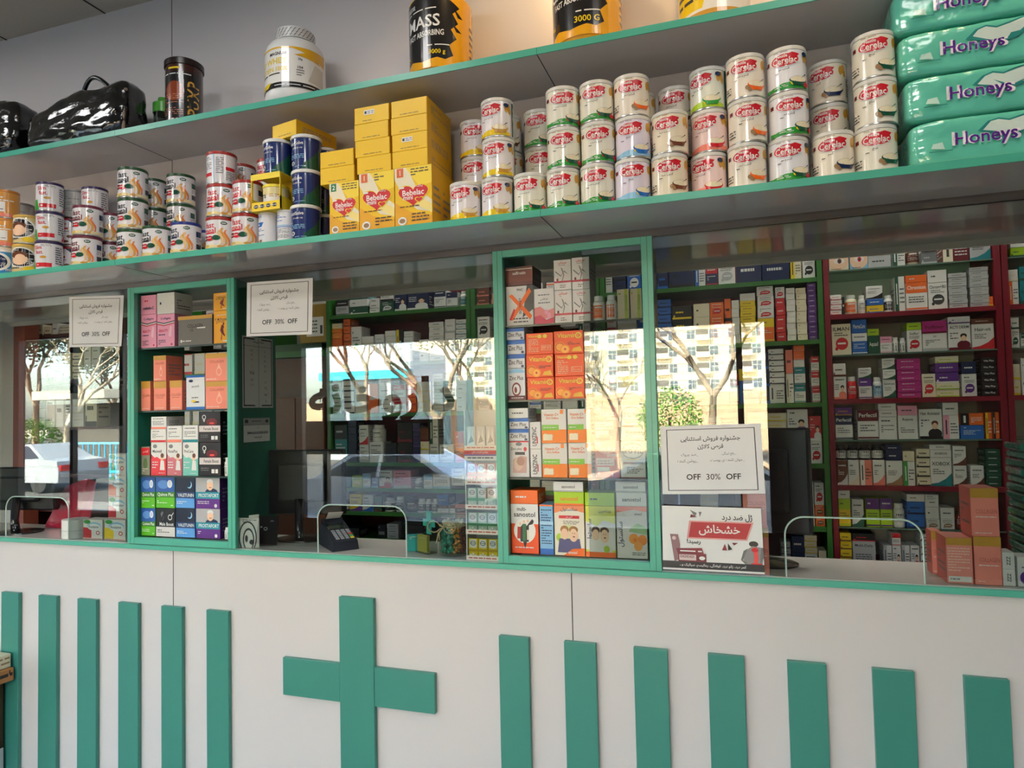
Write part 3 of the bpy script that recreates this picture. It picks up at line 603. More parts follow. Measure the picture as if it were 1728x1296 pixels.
# ---------------------------------------------------------------- nappy packs
def pillow(w, d, h, n=26, seed=0, pw=3.2, wr=.004):
    def P(u, v, wv):  # cube point -> rounded
        return u, v, wv
    m = MB(); vs = []; fs = []
    def surf(nx, ny, fn):
        base = len(vs)
        for j in range(ny+1):
            for i in range(nx+1): vs.append(fn(i/nx*2-1, j/ny*2-1))
        for j in range(ny):
            for i in range(nx): a = base+j*(nx+1)+i; fs.append((a, a+1, a+nx+2, a+nx+1))
    def rnd(x, y, z):
        s_ = (abs(x)**pw+abs(y)**pw+abs(z)**pw)**(1/pw); s_ = max(abs(x), abs(y), abs(z))/s_ if s_ else 1
        s_ = .55*s_+.45 if 0 else s_
        p = Vector((x*s_*w/2, y*s_*d/2, z*s_*h/2)); nn = noise.noise(Vector((p.x*14+seed*7, p.y*14, p.z*34)))*wr+noise.noise(Vector((p.x*45, p.y*45, p.z*60+seed)))*wr*.4
        nrm = Vector((p.x/w**2, p.y/d**2, p.z/h**2)).normalized(); p += nrm*nn; p.z += h/2; return tuple(p)
    nn = n; surf(nn, nn//2, lambda a, b: rnd(a, -1, b)); surf(nn, nn//2, lambda a, b: rnd(-a, 1, b)); surf(nn//2, nn//2, lambda a, b: rnd(1, a, b)); surf(nn//2, nn//2, lambda a, b: rnd(-1, -a, b)); surf(nn, nn//2, lambda a, b: rnd(a, b, 1)); surf(nn, nn//2, lambda a, b: rnd(a, -b, -1))
    return m, vs, fs, rnd
for i in range(4):
    xl = onY((1526, 1521, 1514, 1507)[i], 300, -.17).x; w = .56; h = .1155; z = ZM+i*.117
    m, vs, fs, rd = pillow(w, .2, h, 44, i, 11, .003); m.idx(vs, fs, '#62c4ae', FILM)
    def fm(x, y, e, rd=rd, w=w, h=h): p = rd(x/w*2-1, -1, y/h*2-1); return (p[0], p[1]-.004-e, p[2])
    lg = ['p #2f8a86 26 62 30 80 34 86 38 80 43 86 49 96 54 93 52 76 46 52 40 44', 'p #cfe3dc 28 62 31 78 34 82 38 76 43 82 49 91 52 89 50 74 45 55 40 48', 'T #f1e9f4 40 29 46 32 Honeys', 'T #5a2a8c 36 29 46 31 Honeys', 'p #bfe3d8 7 34 13 30 12 46 8 44', 'l #3c8f86 1 6 24 16 30', 'p #2f8a86 66 62 70 80 74 86 78 80 90 96 92 76 86 52 80 44', 'T #5a2a8c 34 72 46 31 Honeys']
    decor(m, lg, w, h, fm, FILM, 0, None, .0004)
    thing('nappy_pack', m, 'sea green plastic pack of nappies with purple lettering, %s of four' % ('lowest', 'second up', 'third up', 'topmost')[i], 'pack', (xl+w/2, -.155, z), 0, 'nappy packs at the right end of the shelf')
# ================================================================ upper shelf
def jar_big(key, R, H, base, ops, cap, zlab, capr=.75, caph=.05):
    m = MB(); m.lathe([(R*.86, 0, base, GLOSS), (R*.97, .006, base, GLOSS), (R, .02, base, GLOSS), (R, H*.72, base, GLOSS), (R*.96, H*.8, base, GLOSS), (R*.86, H*.88, base, GLOSS), (R*.72, H*.93, base, GLOSS), (R*.68, H*.95, base, GLOSS)], 48, share=True)
    lb = MB(); z0, z1 = zlab; decor(lb, ops, PI*R, z1-z0, lambda x, y, e: cyl(R+.0006)(x, y+z0, e), GLOSS, .01)
    return m, lb, R, H
def jug(R, H, lb_ops, capcol, base='#e2e2e0', knurl=True, z0=.045, z1=None):
    z1 = z1 or H*.66
    m = MB(); m.lathe([(R*.8, 0, base, PLAST), (R*.95, .006, base, PLAST), (R, .028, base, PLAST), (R, H*.66, base, PLAST), (R*.985, H*.7, base, PLAST), (R*.93, H*.76, base, PLAST), (R*.83, H*.81, base, PLAST), (R*.68, H*.845, base, PLAST), (R*.6, H*.86, base, PLAST)], 48, share=True)
    lb = MB(); m2 = []
    decor(lb, lb_ops, PI*R, z1-z0, lambda x, y, e: cyl(R+.0008)(x, y+z0, e), GLOSS, .009)
    c = MB(); rc = R*.66; c.lathe([(rc, H*.862, capcol, PLAST), (rc, H*.985, capcol, PLAST), (rc*.96, H, capcol, PLAST), (rc*.9, H, capcol, PLAST)], 48)
    if knurl:
        for i in range(30):
            for k in range(3):
                a = i*2*PI/30+k*.1; q = rc+.0008; za, zb = H*(.872+k*.036), H*(.872+k*.036+.028)
                c.face([(q*math.cos(a), q*math.sin(a), za), (q*math.cos(a+.11), q*math.sin(a+.11), zb), (q*math.cos(a+.15), q*math.sin(a+.15), zb), (q*math.cos(a+.04), q*math.sin(a+.04), za)], '#2c2c2e', PLAST)
    return [('body', m, [('paper_label', lb)]), ('screw_cap', c)]
def px3(px, Y, y=120): return onY(px, y, Y).x
YJ = -.155
m = MB(); R = .066; H = .262
m.lathe([(R, 0, '#3c1710', GLOSS), (R, .003, '#3c1710', GLOSS), (R, .235, '#3c1710', GLOSS)], 48)
decor(m, ['b #7a3418 0 12', 'r k 22 12 96 78', 'r y 38 92 60 95', 'b k 76 88', 'l w 2 10 78 80 86', 'e #8a3c1c 50 56 18 16', 'l #b0705a 12 14 14 66 52', 'V G 22 84 46 55 PUMP', 'T w 10 62 7 34 SOLO', 'r G 78 6 94 12'], PI*R, .235, lambda x, y, e: cyl(R)(x, y, e), GLOSS, .009)
l = MB(); l.lathe([(R+.0005, .2355, '#201012', PLAST), (R+.004, .2365, '#201012', PLAST), (R+.004, .258, '#201012', PLAST), (R-.002, .263, '#201012', PLAST), (R-.012, .263, '#201012', PLAST)], 48)
thing('supplement_jar', [('body', m), ('lid', l)], 'tall dark brown supplement jar with black lid on the upper shelf', 'jar', (px3(311, -.165), -.165, ZU), .2)
m = MB(); m.lathe([(.03, 0, '#a9b4ae', JAR), (.034, .1, '#a9b4ae', JAR), (.036, .14, '#a9b4ae', JAR)], 24); l = MB(); l.lathe([(.038, .1405, '#4ea83a', PLAST), (.038, .18, '#4ea83a', PLAST), (.02, .19, '#4ea83a', PLAST), (.018, .205, '#2a3a24', PLAST), (.01, .207, '#2a3a24', PLAST)], 24)
thing('shaker_cup', [('cup', m), ('lid', l)], 'clear shaker cup with green lid behind the brown jar', 'cup', (px3(275, -.07), -.07, ZU))
wh = ['b #e2e0dc 0 100', 'b #e9e6e0 14 92', 'p #e0a818 0 96 60 96 100 70 100 100 0 100', 'b k 0 13', 'p y 12 4 30 4 36 15 12 15', 'l w 1 40 4 88 9', 'T k 8 44 84 20 MAGNUM', 'T y 15 34 66 46 ISO WHEY', 'T y 11 34 46 46 PROTEIN 100%', 'l k 1 14 32 58 38', 'T x 7 68 70 7 25g', 'T x 7 68 50 7 104', 'l a 3 64 28 72 46', 'p #c9c4b8 76 20 96 14 96 60 84 66', 'p #e0a818 62 80 80 92 92 70 80 74']
thing('protein_jug', jug(.105, .285, wh, '#d6d6d4'), 'white whey protein jug with yellow lettering and knurled white cap', 'jug', (px3(499, YJ), YJ, ZU), .22)
def mass(t, w2): return ['b #e7a818 0 100', 'p k 0 14 8 10 20 14 34 9 50 13 58 10 66 16 62 30 70 40 64 52 72 62 66 74 74 84 64 92 50 96 30 100 10 97 0 99', 'p k 66 84 78 70 72 70', 'p k 64 62 76 50 70 50', 'T w 6 18 88 16 GENESTAR', 'l w 1 8 79 50 83', 'T w 17 34 64 52 '+t, 'T w 8 36 47 42 FAST ABSORBING', 'l w 1 40 28 62 32', 'T y 8 50 20 24 '+w2, 'T y 5 9 22 12 EXTRA', 'l k 5 88 20 98 70']
thing('protein_jug', jug(.104, .34, mass('MASS', '3000 g'), '#1c1c1e', '#e7a818', False, .012, .25), 'black and yellow mass gainer jug, left one of the two', 'jug', (px3(745, YJ), YJ, ZU), .3)
thing('protein_jug', jug(.105, .34, mass('GAINER', '3000 G'), '#1c1c1e', '#e7a818', False, .02, .26), 'black and yellow gainer jug, right one of the two', 'jug', (px3(993, YJ), YJ, ZU), .2)
thing('protein_jug', jug(.1, .34, ['b #e9e6e0 0 100', 'p y 0 10 50 10 60 60 0 60', 'b G 0 6', 'l x 5 20 20 80 80'], '#dddddb', z0=.012, z1=.22), 'white and gold jug at the top edge, only its base showing', 'jug', (px3(1205, YJ, 10), YJ, ZU), -.3)
# black carrier bags with equipment
def bag(w, d, h, seed, handle=True):
    m, vs, fs, rd = pillow(w, d, h, 34, seed, 5, .0075)
    vs2 = [(x+(z/h)*.0, y*(1-.35*max(0, z/h-.3)), z*(.82+.3*(x/w+.3))+.012*math.sin(x/w*11+seed)*z/h) for x, y, z in vs]; zm = min(v[2] for v in vs2)
    m.idx([(a, b, c-zm) for a, b, c in vs2], fs, '#0d0d0f', FILM); ps = [('bag_body', m)]
    if handle:
        t = MB(); pts = [(w*(-.02+.3*i/12), -.01-.02*math.sin(i/12*PI), h*.95+.055*math.sin(i/12*PI)) for i in range(13)]
        t.tube(pts, .009, '#0c0c0e', FILM, 6); ps.append(('carry_handle', t)); ps.append(('bag_label', MB().box(w*.18, w*.22, -d*.53, -d*.525, h*.5, h*.53, '#d8d8d8', CARD)))
        e = MB(); e.tube([(w*.47, -d*.3, h*.1), (w*.485, -d*.32, h*.5), (w*.42, -d*.28, h*.86), (w*.5, -d*.3, h*.8)], .006, '#8c7a6c', MATTE, 6); ps.append(('piping', e))
    return ps
xa = onY(75, 200, -.16).x; xb = onY(222, 200, -.16).x
thing('equipment_bag', bag(xb-xa+.06, .17, .235, 2), 'shiny black soft bag with carry handle on the upper shelf', 'bag', ((xa+xb)/2+.0, -.16, ZU), 0)
xc = onY(72, 200, -.16).x
thing('equipment_bag', bag(.5, .18, .25, 5, False), 'shiny black soft bag cut off by the left edge', 'bag', (xc-.32, -.16, ZU))
# ================================================================ goods on shelves: compact rows
def bottle(w, h, st):
    """st: 'B' or 'J' + cap/body colour + label colour"""
    key = ('b', round(w, 3), round(h, 3), st)
    if key in PROTO: return PROTO[key]
    R = w/2; body, lab = st[1], st[2]; mi = PLAST if st[0] == 'B' else GLOSS; capc = 'w' if st[0] == 'B' else body
    if st[0] == 'J' and body == 'k': capc = '#2a2a30'
    m = MB(); m.lathe([(R*.94, 0, body, mi), (R, .003, body, mi), (R, h*.68, body, mi), (R*.93, h*.745, body, mi), (R*.78, h*.79, body, mi), (R*.7, h*.8, body, mi)], 28, share=True)
    tx = 'w' if lab in 'krmdbnvuzxtog' else 'x'
    decor(m, ['b %s 0 100' % lab, 'l %s 5 20 20 80 70' % tx, 'r %s 30 76 70 90' % tx] + (['v w 72 100'] if lab in 'o' else []), PI*R, h*.5, lambda x, y, e: cyl(R)(x, y+h*.12, e), mi, .01)
    c = MB(); rc = R*.76; c.lathe([(rc, h*.801, capc, PLAST), (rc, h*.985, capc, PLAST), (rc*.94, h, capc, PLAST), (rc*.5, h, capc, PLAST)], 28)
    PROTO[key] = [('body', m.mesh('bottle_body')), ('cap', c.mesh('bottle_cap'))]; return PROTO[key]
SP = {}
def cw(c): return CC[c][1] if c in CC else 'coloured'
SPD = {}
LV = ['lowest', 'second up', 'third up', 'fourth up', 'fifth up', 'sixth up', 'seventh up', 'eighth up', 'ninth up', 'tenth up', 'eleventh up', 'twelfth up']
FEAT = {'0': 'with {} foot', '1': 'with {} top', '2': 'with {} oval', '3': '', '4': 'with {} side', '5': 'with {} swoosh', '6': 'with person', '7': 'with an eye'}
def row(z, Y, off, s, txt, where, group, depth=.09, lim=None, store=False, zmax=99):
    its = [t for t in txt.split('/') if t.strip()]
    for k, t in enumerate(its):
        f = t.strip().split(','); xl, xr = float(f[0]), float(f[1])
        xm = off[0]+(xl+xr)/2/s
        ybase = None
        zz = z; stk = []
        for a, st in zip(f[2::2], f[3::2]):
            if '*' in a: a, n = a.split('*'); n = int(n)
            else: n = 1
            zt = min(onY(xm, off[1]+float(a)/s, Y).z, zmax); h = (zt-zz)/n
            if h < .012: h = .02; 
            for i in range(n): stk.append((zz, h, st)); zz += h
        tot = len(stk)
        for i, (z0, h, st) in enumerate(stk):
            ym = off[1]+(float(f[2].split('*')[0]) if len(f) == 4 else float(f[2].split('*')[0]))/s
            x0 = onY(off[0]+xl/s, ym, Y).x; x1 = onY(off[0]+xr/s, ym, Y).x
            if lim: x0 = max(x0, lim[0]); x1 = min(x1, lim[1])
            w = x1-x0-.0012
            pos = '%s from left on %s' % (ORD[k+1], where) if len(its) > 1 else 'on %s' % where
            lv = '' if tot == 1 else (', topmost' if i == tot-1 else ', '+LV[min(i, 11)])
            jit = ((k*13+i*7) % 5-2)*.0006*(1 if tot > 2 else 0)
            if st[0] in 'BJ' and len(st) == 3:
                d = min(w, .075); w2 = min(w, h*.8)
                lab = '%s bottle with %s label, %s%s' % (cw(st[1]) if st[0] == 'B' else 'dark', cw(st[2]), pos, lv)
                if tot > 1 and i > 0: pass
                thing('pill_bottle', bottle(w2, h-.001, st), lab, 'bottle', ((x0+x1)/2, Y+w2/2+.002, z0+.0005), 0, group)
                continue
            if st[0] == '@': spec = SP[st[1:]]; dsc = SPD.get(st[1:], 'carton')
            else:
                spec = st; ft = FEAT[st[2]].format(cw(st[1])); dsc = ('%s carton %s' % (cw(st[0]), ft)).strip() if st[2] != '3' or st[0] == st[1] else '%s carton, %s end' % (cw(st[0]), cw(st[1]))
            if store: STORE.append((w*h, (w, h-.0008, depth-(.0 if i % 2 else .002), spec), '%s, %s%s' % (dsc, pos, lv), ((x0+x1)/2+jit, Y+depth/2, z0+.0004), group)); continue
            thing('supplement_carton', carton(w, h-.0008, depth-(.0 if i % 2 else .002), spec), '%s, %s%s' % (dsc, pos, lv), 'carton', ((x0+x1)/2+jit, Y+depth/2, z0+.0004), 0, group)
def sp(k, desc, base, side, *ops): SP[k] = (base, side, list(ops)); SPD[k] = desc
STORE = []
def flush_store():
    """the 290 cartons that show largest are things of their own, the rest of the many hundred are one object"""
    STORE.sort(key=lambda t: -t[0]); big = MB()
    for k, (a, sp_, lab, loc, grp) in enumerate(STORE):
        if k < 290: thing('medicine_carton', carton(*sp_), lab, 'carton', loc, 0, grp)
        else:
            m = carton(*sp_, raw=True); b = len(big.v); big.v += [(x+loc[0], y+loc[1], z+loc[2]) for x, y, z in m.v]
            big.f += [tuple(i+b for i in f) for f in m.f]; big.c += m.c; big.m += m.m; big.sm += m.sm
    o = obj('medicine_cartons', big); tagit(o, 'the many smaller medicine cartons filling the dispensary shelves', 'cartons', kind='stuff')
# right cabinet
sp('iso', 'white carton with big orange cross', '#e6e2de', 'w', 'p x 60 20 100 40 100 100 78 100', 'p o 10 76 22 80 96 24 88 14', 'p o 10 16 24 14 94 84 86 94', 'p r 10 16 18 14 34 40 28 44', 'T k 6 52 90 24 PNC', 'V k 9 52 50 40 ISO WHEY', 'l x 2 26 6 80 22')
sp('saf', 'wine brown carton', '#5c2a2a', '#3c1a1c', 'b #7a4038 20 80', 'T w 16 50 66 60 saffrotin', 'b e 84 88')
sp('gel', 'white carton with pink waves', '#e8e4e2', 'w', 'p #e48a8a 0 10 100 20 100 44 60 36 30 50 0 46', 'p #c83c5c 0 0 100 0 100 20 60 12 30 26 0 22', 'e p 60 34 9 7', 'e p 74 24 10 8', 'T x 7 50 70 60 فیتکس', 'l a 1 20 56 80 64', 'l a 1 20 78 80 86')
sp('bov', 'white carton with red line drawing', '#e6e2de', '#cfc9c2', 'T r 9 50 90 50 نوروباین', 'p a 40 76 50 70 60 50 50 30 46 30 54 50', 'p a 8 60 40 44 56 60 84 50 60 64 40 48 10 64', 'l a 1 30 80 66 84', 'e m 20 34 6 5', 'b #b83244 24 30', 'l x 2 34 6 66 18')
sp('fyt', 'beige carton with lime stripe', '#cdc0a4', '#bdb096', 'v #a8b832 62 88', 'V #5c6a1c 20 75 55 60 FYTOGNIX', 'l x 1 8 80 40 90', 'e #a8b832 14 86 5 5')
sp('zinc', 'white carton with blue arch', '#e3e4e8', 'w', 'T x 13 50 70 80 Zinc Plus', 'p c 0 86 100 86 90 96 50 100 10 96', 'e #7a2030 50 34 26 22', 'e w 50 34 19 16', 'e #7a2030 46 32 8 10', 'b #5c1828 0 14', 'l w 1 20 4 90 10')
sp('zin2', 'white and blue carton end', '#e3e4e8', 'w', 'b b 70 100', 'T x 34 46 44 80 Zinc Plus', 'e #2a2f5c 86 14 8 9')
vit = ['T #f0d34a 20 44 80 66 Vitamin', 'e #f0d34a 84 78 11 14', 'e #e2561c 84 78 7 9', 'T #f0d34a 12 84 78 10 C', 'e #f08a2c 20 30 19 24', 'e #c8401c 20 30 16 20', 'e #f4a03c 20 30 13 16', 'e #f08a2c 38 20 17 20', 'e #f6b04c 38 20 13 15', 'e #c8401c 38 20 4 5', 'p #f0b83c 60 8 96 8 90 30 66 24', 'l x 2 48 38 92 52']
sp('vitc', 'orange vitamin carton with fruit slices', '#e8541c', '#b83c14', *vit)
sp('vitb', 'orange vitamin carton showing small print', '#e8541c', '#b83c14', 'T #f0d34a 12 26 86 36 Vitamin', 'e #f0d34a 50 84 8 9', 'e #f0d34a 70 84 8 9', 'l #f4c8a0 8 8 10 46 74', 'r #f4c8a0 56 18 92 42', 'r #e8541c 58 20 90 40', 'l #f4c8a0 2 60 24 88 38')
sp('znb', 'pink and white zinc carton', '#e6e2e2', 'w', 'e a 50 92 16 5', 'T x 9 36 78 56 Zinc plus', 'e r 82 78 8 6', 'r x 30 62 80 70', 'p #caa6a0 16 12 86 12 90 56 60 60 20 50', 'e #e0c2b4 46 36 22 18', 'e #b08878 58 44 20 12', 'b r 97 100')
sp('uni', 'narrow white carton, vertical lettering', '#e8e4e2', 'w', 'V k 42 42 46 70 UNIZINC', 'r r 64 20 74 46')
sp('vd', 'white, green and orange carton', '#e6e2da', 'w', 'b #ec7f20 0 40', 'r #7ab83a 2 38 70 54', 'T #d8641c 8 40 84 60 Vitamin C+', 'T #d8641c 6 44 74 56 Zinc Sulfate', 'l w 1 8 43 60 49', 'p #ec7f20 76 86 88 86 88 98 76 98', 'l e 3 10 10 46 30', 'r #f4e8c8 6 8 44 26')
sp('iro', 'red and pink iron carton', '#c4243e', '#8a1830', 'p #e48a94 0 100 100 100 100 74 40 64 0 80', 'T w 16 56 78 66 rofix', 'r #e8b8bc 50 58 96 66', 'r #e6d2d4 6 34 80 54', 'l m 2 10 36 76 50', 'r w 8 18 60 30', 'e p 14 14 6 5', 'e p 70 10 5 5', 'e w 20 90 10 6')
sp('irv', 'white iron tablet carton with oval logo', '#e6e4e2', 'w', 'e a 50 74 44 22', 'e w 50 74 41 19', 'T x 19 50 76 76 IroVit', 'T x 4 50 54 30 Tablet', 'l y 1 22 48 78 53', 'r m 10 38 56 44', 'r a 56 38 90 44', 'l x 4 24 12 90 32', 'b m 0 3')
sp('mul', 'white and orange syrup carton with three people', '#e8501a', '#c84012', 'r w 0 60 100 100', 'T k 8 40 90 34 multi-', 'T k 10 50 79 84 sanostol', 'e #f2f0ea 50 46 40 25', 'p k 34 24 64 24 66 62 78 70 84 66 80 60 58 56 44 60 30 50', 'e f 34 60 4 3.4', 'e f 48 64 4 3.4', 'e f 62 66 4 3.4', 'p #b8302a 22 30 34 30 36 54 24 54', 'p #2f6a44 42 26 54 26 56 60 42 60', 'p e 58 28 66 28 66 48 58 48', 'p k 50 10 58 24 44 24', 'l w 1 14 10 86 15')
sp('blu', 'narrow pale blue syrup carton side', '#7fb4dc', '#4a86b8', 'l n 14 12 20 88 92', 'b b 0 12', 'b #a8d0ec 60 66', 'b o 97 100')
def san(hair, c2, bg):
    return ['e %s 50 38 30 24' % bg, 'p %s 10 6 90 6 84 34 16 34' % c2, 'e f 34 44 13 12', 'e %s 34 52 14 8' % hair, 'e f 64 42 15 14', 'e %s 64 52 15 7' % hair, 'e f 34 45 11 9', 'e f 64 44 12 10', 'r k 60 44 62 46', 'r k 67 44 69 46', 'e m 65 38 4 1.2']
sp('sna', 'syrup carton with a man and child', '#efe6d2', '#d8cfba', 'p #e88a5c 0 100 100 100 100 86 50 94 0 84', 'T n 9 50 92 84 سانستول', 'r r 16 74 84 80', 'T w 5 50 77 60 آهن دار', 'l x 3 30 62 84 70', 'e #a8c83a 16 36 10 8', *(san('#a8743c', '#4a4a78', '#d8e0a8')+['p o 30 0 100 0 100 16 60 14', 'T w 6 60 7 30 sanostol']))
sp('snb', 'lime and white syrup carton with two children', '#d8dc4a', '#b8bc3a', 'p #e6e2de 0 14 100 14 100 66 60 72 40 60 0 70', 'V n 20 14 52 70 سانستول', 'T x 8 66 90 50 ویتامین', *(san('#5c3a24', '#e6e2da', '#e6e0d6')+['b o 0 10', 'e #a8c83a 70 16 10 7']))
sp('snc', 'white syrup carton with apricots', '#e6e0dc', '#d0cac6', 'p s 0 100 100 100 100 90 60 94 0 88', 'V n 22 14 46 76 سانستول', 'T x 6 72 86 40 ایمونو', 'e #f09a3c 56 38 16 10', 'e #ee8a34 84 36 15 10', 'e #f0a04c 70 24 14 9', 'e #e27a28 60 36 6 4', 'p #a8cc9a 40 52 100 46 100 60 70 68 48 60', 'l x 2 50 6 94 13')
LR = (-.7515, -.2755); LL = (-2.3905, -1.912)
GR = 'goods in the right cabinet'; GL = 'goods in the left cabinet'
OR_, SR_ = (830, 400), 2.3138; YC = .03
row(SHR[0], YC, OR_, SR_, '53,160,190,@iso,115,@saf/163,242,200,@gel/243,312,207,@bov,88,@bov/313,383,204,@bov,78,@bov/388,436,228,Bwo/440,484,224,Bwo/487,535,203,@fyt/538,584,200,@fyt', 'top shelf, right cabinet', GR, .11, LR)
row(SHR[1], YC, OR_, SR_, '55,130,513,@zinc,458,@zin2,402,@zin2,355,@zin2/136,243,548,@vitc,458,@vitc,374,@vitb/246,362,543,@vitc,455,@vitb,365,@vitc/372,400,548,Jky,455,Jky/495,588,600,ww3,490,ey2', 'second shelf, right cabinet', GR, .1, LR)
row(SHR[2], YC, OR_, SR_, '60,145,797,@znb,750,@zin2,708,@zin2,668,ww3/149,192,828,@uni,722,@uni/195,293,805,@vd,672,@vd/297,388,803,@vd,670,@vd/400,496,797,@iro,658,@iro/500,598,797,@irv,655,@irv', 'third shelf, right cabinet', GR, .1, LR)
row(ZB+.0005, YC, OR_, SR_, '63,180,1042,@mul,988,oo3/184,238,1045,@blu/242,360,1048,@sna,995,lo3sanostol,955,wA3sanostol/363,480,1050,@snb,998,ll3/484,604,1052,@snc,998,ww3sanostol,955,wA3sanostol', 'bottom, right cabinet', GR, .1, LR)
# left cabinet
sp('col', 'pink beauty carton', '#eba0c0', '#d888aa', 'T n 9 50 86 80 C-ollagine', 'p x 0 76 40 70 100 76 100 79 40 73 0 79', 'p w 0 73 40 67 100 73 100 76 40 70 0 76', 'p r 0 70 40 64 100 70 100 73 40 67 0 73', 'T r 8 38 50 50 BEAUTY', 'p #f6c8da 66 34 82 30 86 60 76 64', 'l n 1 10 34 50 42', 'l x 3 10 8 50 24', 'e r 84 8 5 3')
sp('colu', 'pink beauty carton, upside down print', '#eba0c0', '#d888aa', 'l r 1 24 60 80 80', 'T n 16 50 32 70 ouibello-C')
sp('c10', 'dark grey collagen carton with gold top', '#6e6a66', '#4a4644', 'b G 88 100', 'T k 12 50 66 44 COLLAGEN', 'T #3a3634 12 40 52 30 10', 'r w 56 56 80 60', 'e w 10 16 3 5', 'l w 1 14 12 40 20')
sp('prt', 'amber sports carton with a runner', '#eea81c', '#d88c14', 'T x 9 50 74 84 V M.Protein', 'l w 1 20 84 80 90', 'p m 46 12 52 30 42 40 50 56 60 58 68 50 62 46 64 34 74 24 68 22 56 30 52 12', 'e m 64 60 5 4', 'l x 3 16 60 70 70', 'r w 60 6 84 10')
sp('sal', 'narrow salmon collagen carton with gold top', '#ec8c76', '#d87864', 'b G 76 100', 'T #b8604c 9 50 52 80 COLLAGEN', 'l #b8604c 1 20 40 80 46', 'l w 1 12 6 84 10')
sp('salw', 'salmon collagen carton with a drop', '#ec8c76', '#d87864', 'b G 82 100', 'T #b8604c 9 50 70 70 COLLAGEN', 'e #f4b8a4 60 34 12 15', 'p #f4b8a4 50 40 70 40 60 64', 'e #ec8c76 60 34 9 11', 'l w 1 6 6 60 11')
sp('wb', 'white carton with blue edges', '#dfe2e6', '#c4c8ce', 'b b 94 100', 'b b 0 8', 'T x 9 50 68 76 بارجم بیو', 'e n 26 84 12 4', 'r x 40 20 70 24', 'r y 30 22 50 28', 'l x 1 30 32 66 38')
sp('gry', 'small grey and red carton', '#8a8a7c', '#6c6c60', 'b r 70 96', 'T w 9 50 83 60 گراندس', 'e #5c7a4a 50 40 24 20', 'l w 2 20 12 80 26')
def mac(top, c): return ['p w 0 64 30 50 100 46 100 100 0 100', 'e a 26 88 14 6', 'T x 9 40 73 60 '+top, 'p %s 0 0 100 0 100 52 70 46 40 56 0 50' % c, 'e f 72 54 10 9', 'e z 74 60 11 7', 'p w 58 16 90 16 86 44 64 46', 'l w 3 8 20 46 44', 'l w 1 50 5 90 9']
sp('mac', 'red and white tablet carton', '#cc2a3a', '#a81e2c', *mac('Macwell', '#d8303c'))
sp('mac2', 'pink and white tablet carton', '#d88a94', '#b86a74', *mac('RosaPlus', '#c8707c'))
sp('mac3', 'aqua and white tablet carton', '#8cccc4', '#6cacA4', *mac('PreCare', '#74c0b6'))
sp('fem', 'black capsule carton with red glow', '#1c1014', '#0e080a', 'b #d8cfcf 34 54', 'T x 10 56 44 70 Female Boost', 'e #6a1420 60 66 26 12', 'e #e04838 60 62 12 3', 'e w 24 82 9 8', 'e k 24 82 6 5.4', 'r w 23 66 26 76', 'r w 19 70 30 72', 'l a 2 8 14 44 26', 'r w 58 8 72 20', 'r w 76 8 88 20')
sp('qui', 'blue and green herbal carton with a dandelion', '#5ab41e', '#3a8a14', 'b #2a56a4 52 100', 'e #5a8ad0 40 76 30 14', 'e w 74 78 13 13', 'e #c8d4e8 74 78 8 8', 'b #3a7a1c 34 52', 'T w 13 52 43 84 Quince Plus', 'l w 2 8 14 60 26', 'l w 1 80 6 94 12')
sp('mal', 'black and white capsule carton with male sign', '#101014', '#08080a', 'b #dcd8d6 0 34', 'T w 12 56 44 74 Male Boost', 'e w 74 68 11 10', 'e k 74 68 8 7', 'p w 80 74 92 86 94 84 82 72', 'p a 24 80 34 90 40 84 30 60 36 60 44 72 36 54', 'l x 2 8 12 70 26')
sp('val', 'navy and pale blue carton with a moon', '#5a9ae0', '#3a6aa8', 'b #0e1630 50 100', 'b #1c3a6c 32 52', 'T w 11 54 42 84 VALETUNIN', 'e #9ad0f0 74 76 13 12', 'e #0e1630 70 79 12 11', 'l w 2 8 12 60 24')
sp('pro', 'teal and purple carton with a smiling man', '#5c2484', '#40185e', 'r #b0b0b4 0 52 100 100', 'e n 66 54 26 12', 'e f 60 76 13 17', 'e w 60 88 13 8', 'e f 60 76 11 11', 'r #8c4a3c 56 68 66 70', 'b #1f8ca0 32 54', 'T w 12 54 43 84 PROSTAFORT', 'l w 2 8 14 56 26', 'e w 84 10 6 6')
OL, SL_ = (210, 450), 2.7
row(SHL[0], YC, OL, SL_, '62,145,218,@col,130,@colu/147,228,215,@col,118,ww3/243,400,222,@c10/405,477,200,@prt,118,@prt', 'top shelf, left cabinet', GL, .1, LL)
row(SHL[1], YC, OL, SL_, '63,118,522,@sal/132,190,522,@sal,405,@salw/205,262,518,@sal/280,365,495,@wb/368,474,522,@salw,393,@salw', 'second shelf, left cabinet', GL, .09, LL)
row(SHL[2], YC, OL, SL_, '65,115,820,@gry/120,190,800,@mac,740,wr0,683,ws0/193,262,800,@mac2,725,ws0/265,335,800,@mac3,722,wt0/340,438,800,@fem,660,@fem/448,472,870,Bwd', 'third shelf, left cabinet', GL, .1, LL)
row(ZB+.0005, YC, OL, SL_, '57,140,1100,@qui,958,@qui/143,230,1100,@mal,958,@qui/233,320,1100,@val,960,@val/325,435,1103,@pro,962,@pro/448,472,1190,Bwd', 'bottom, left cabinet', GL, .1, LL)
# pen ring hook dangling from the right cabinet shelf
m = MB(); c0 = onY(1010, 566, .012); m.tube([(c0.x+.03*.62*math.cos(t*PI/12), .012, c0.z+.032*math.sin(t*PI/12)-.0) for t in range(25)], .0028, 'k', PLAST, 8); m.tube([(c0.x-.006, .012, c0.z+.031), (c0.x-.013, .0125, SHR[0]-.007)], .0026, 'k', PLAST, 8)
thing('cable_ring', m, 'small black ring hanging under the top shelf of the right cabinet', 'ring')
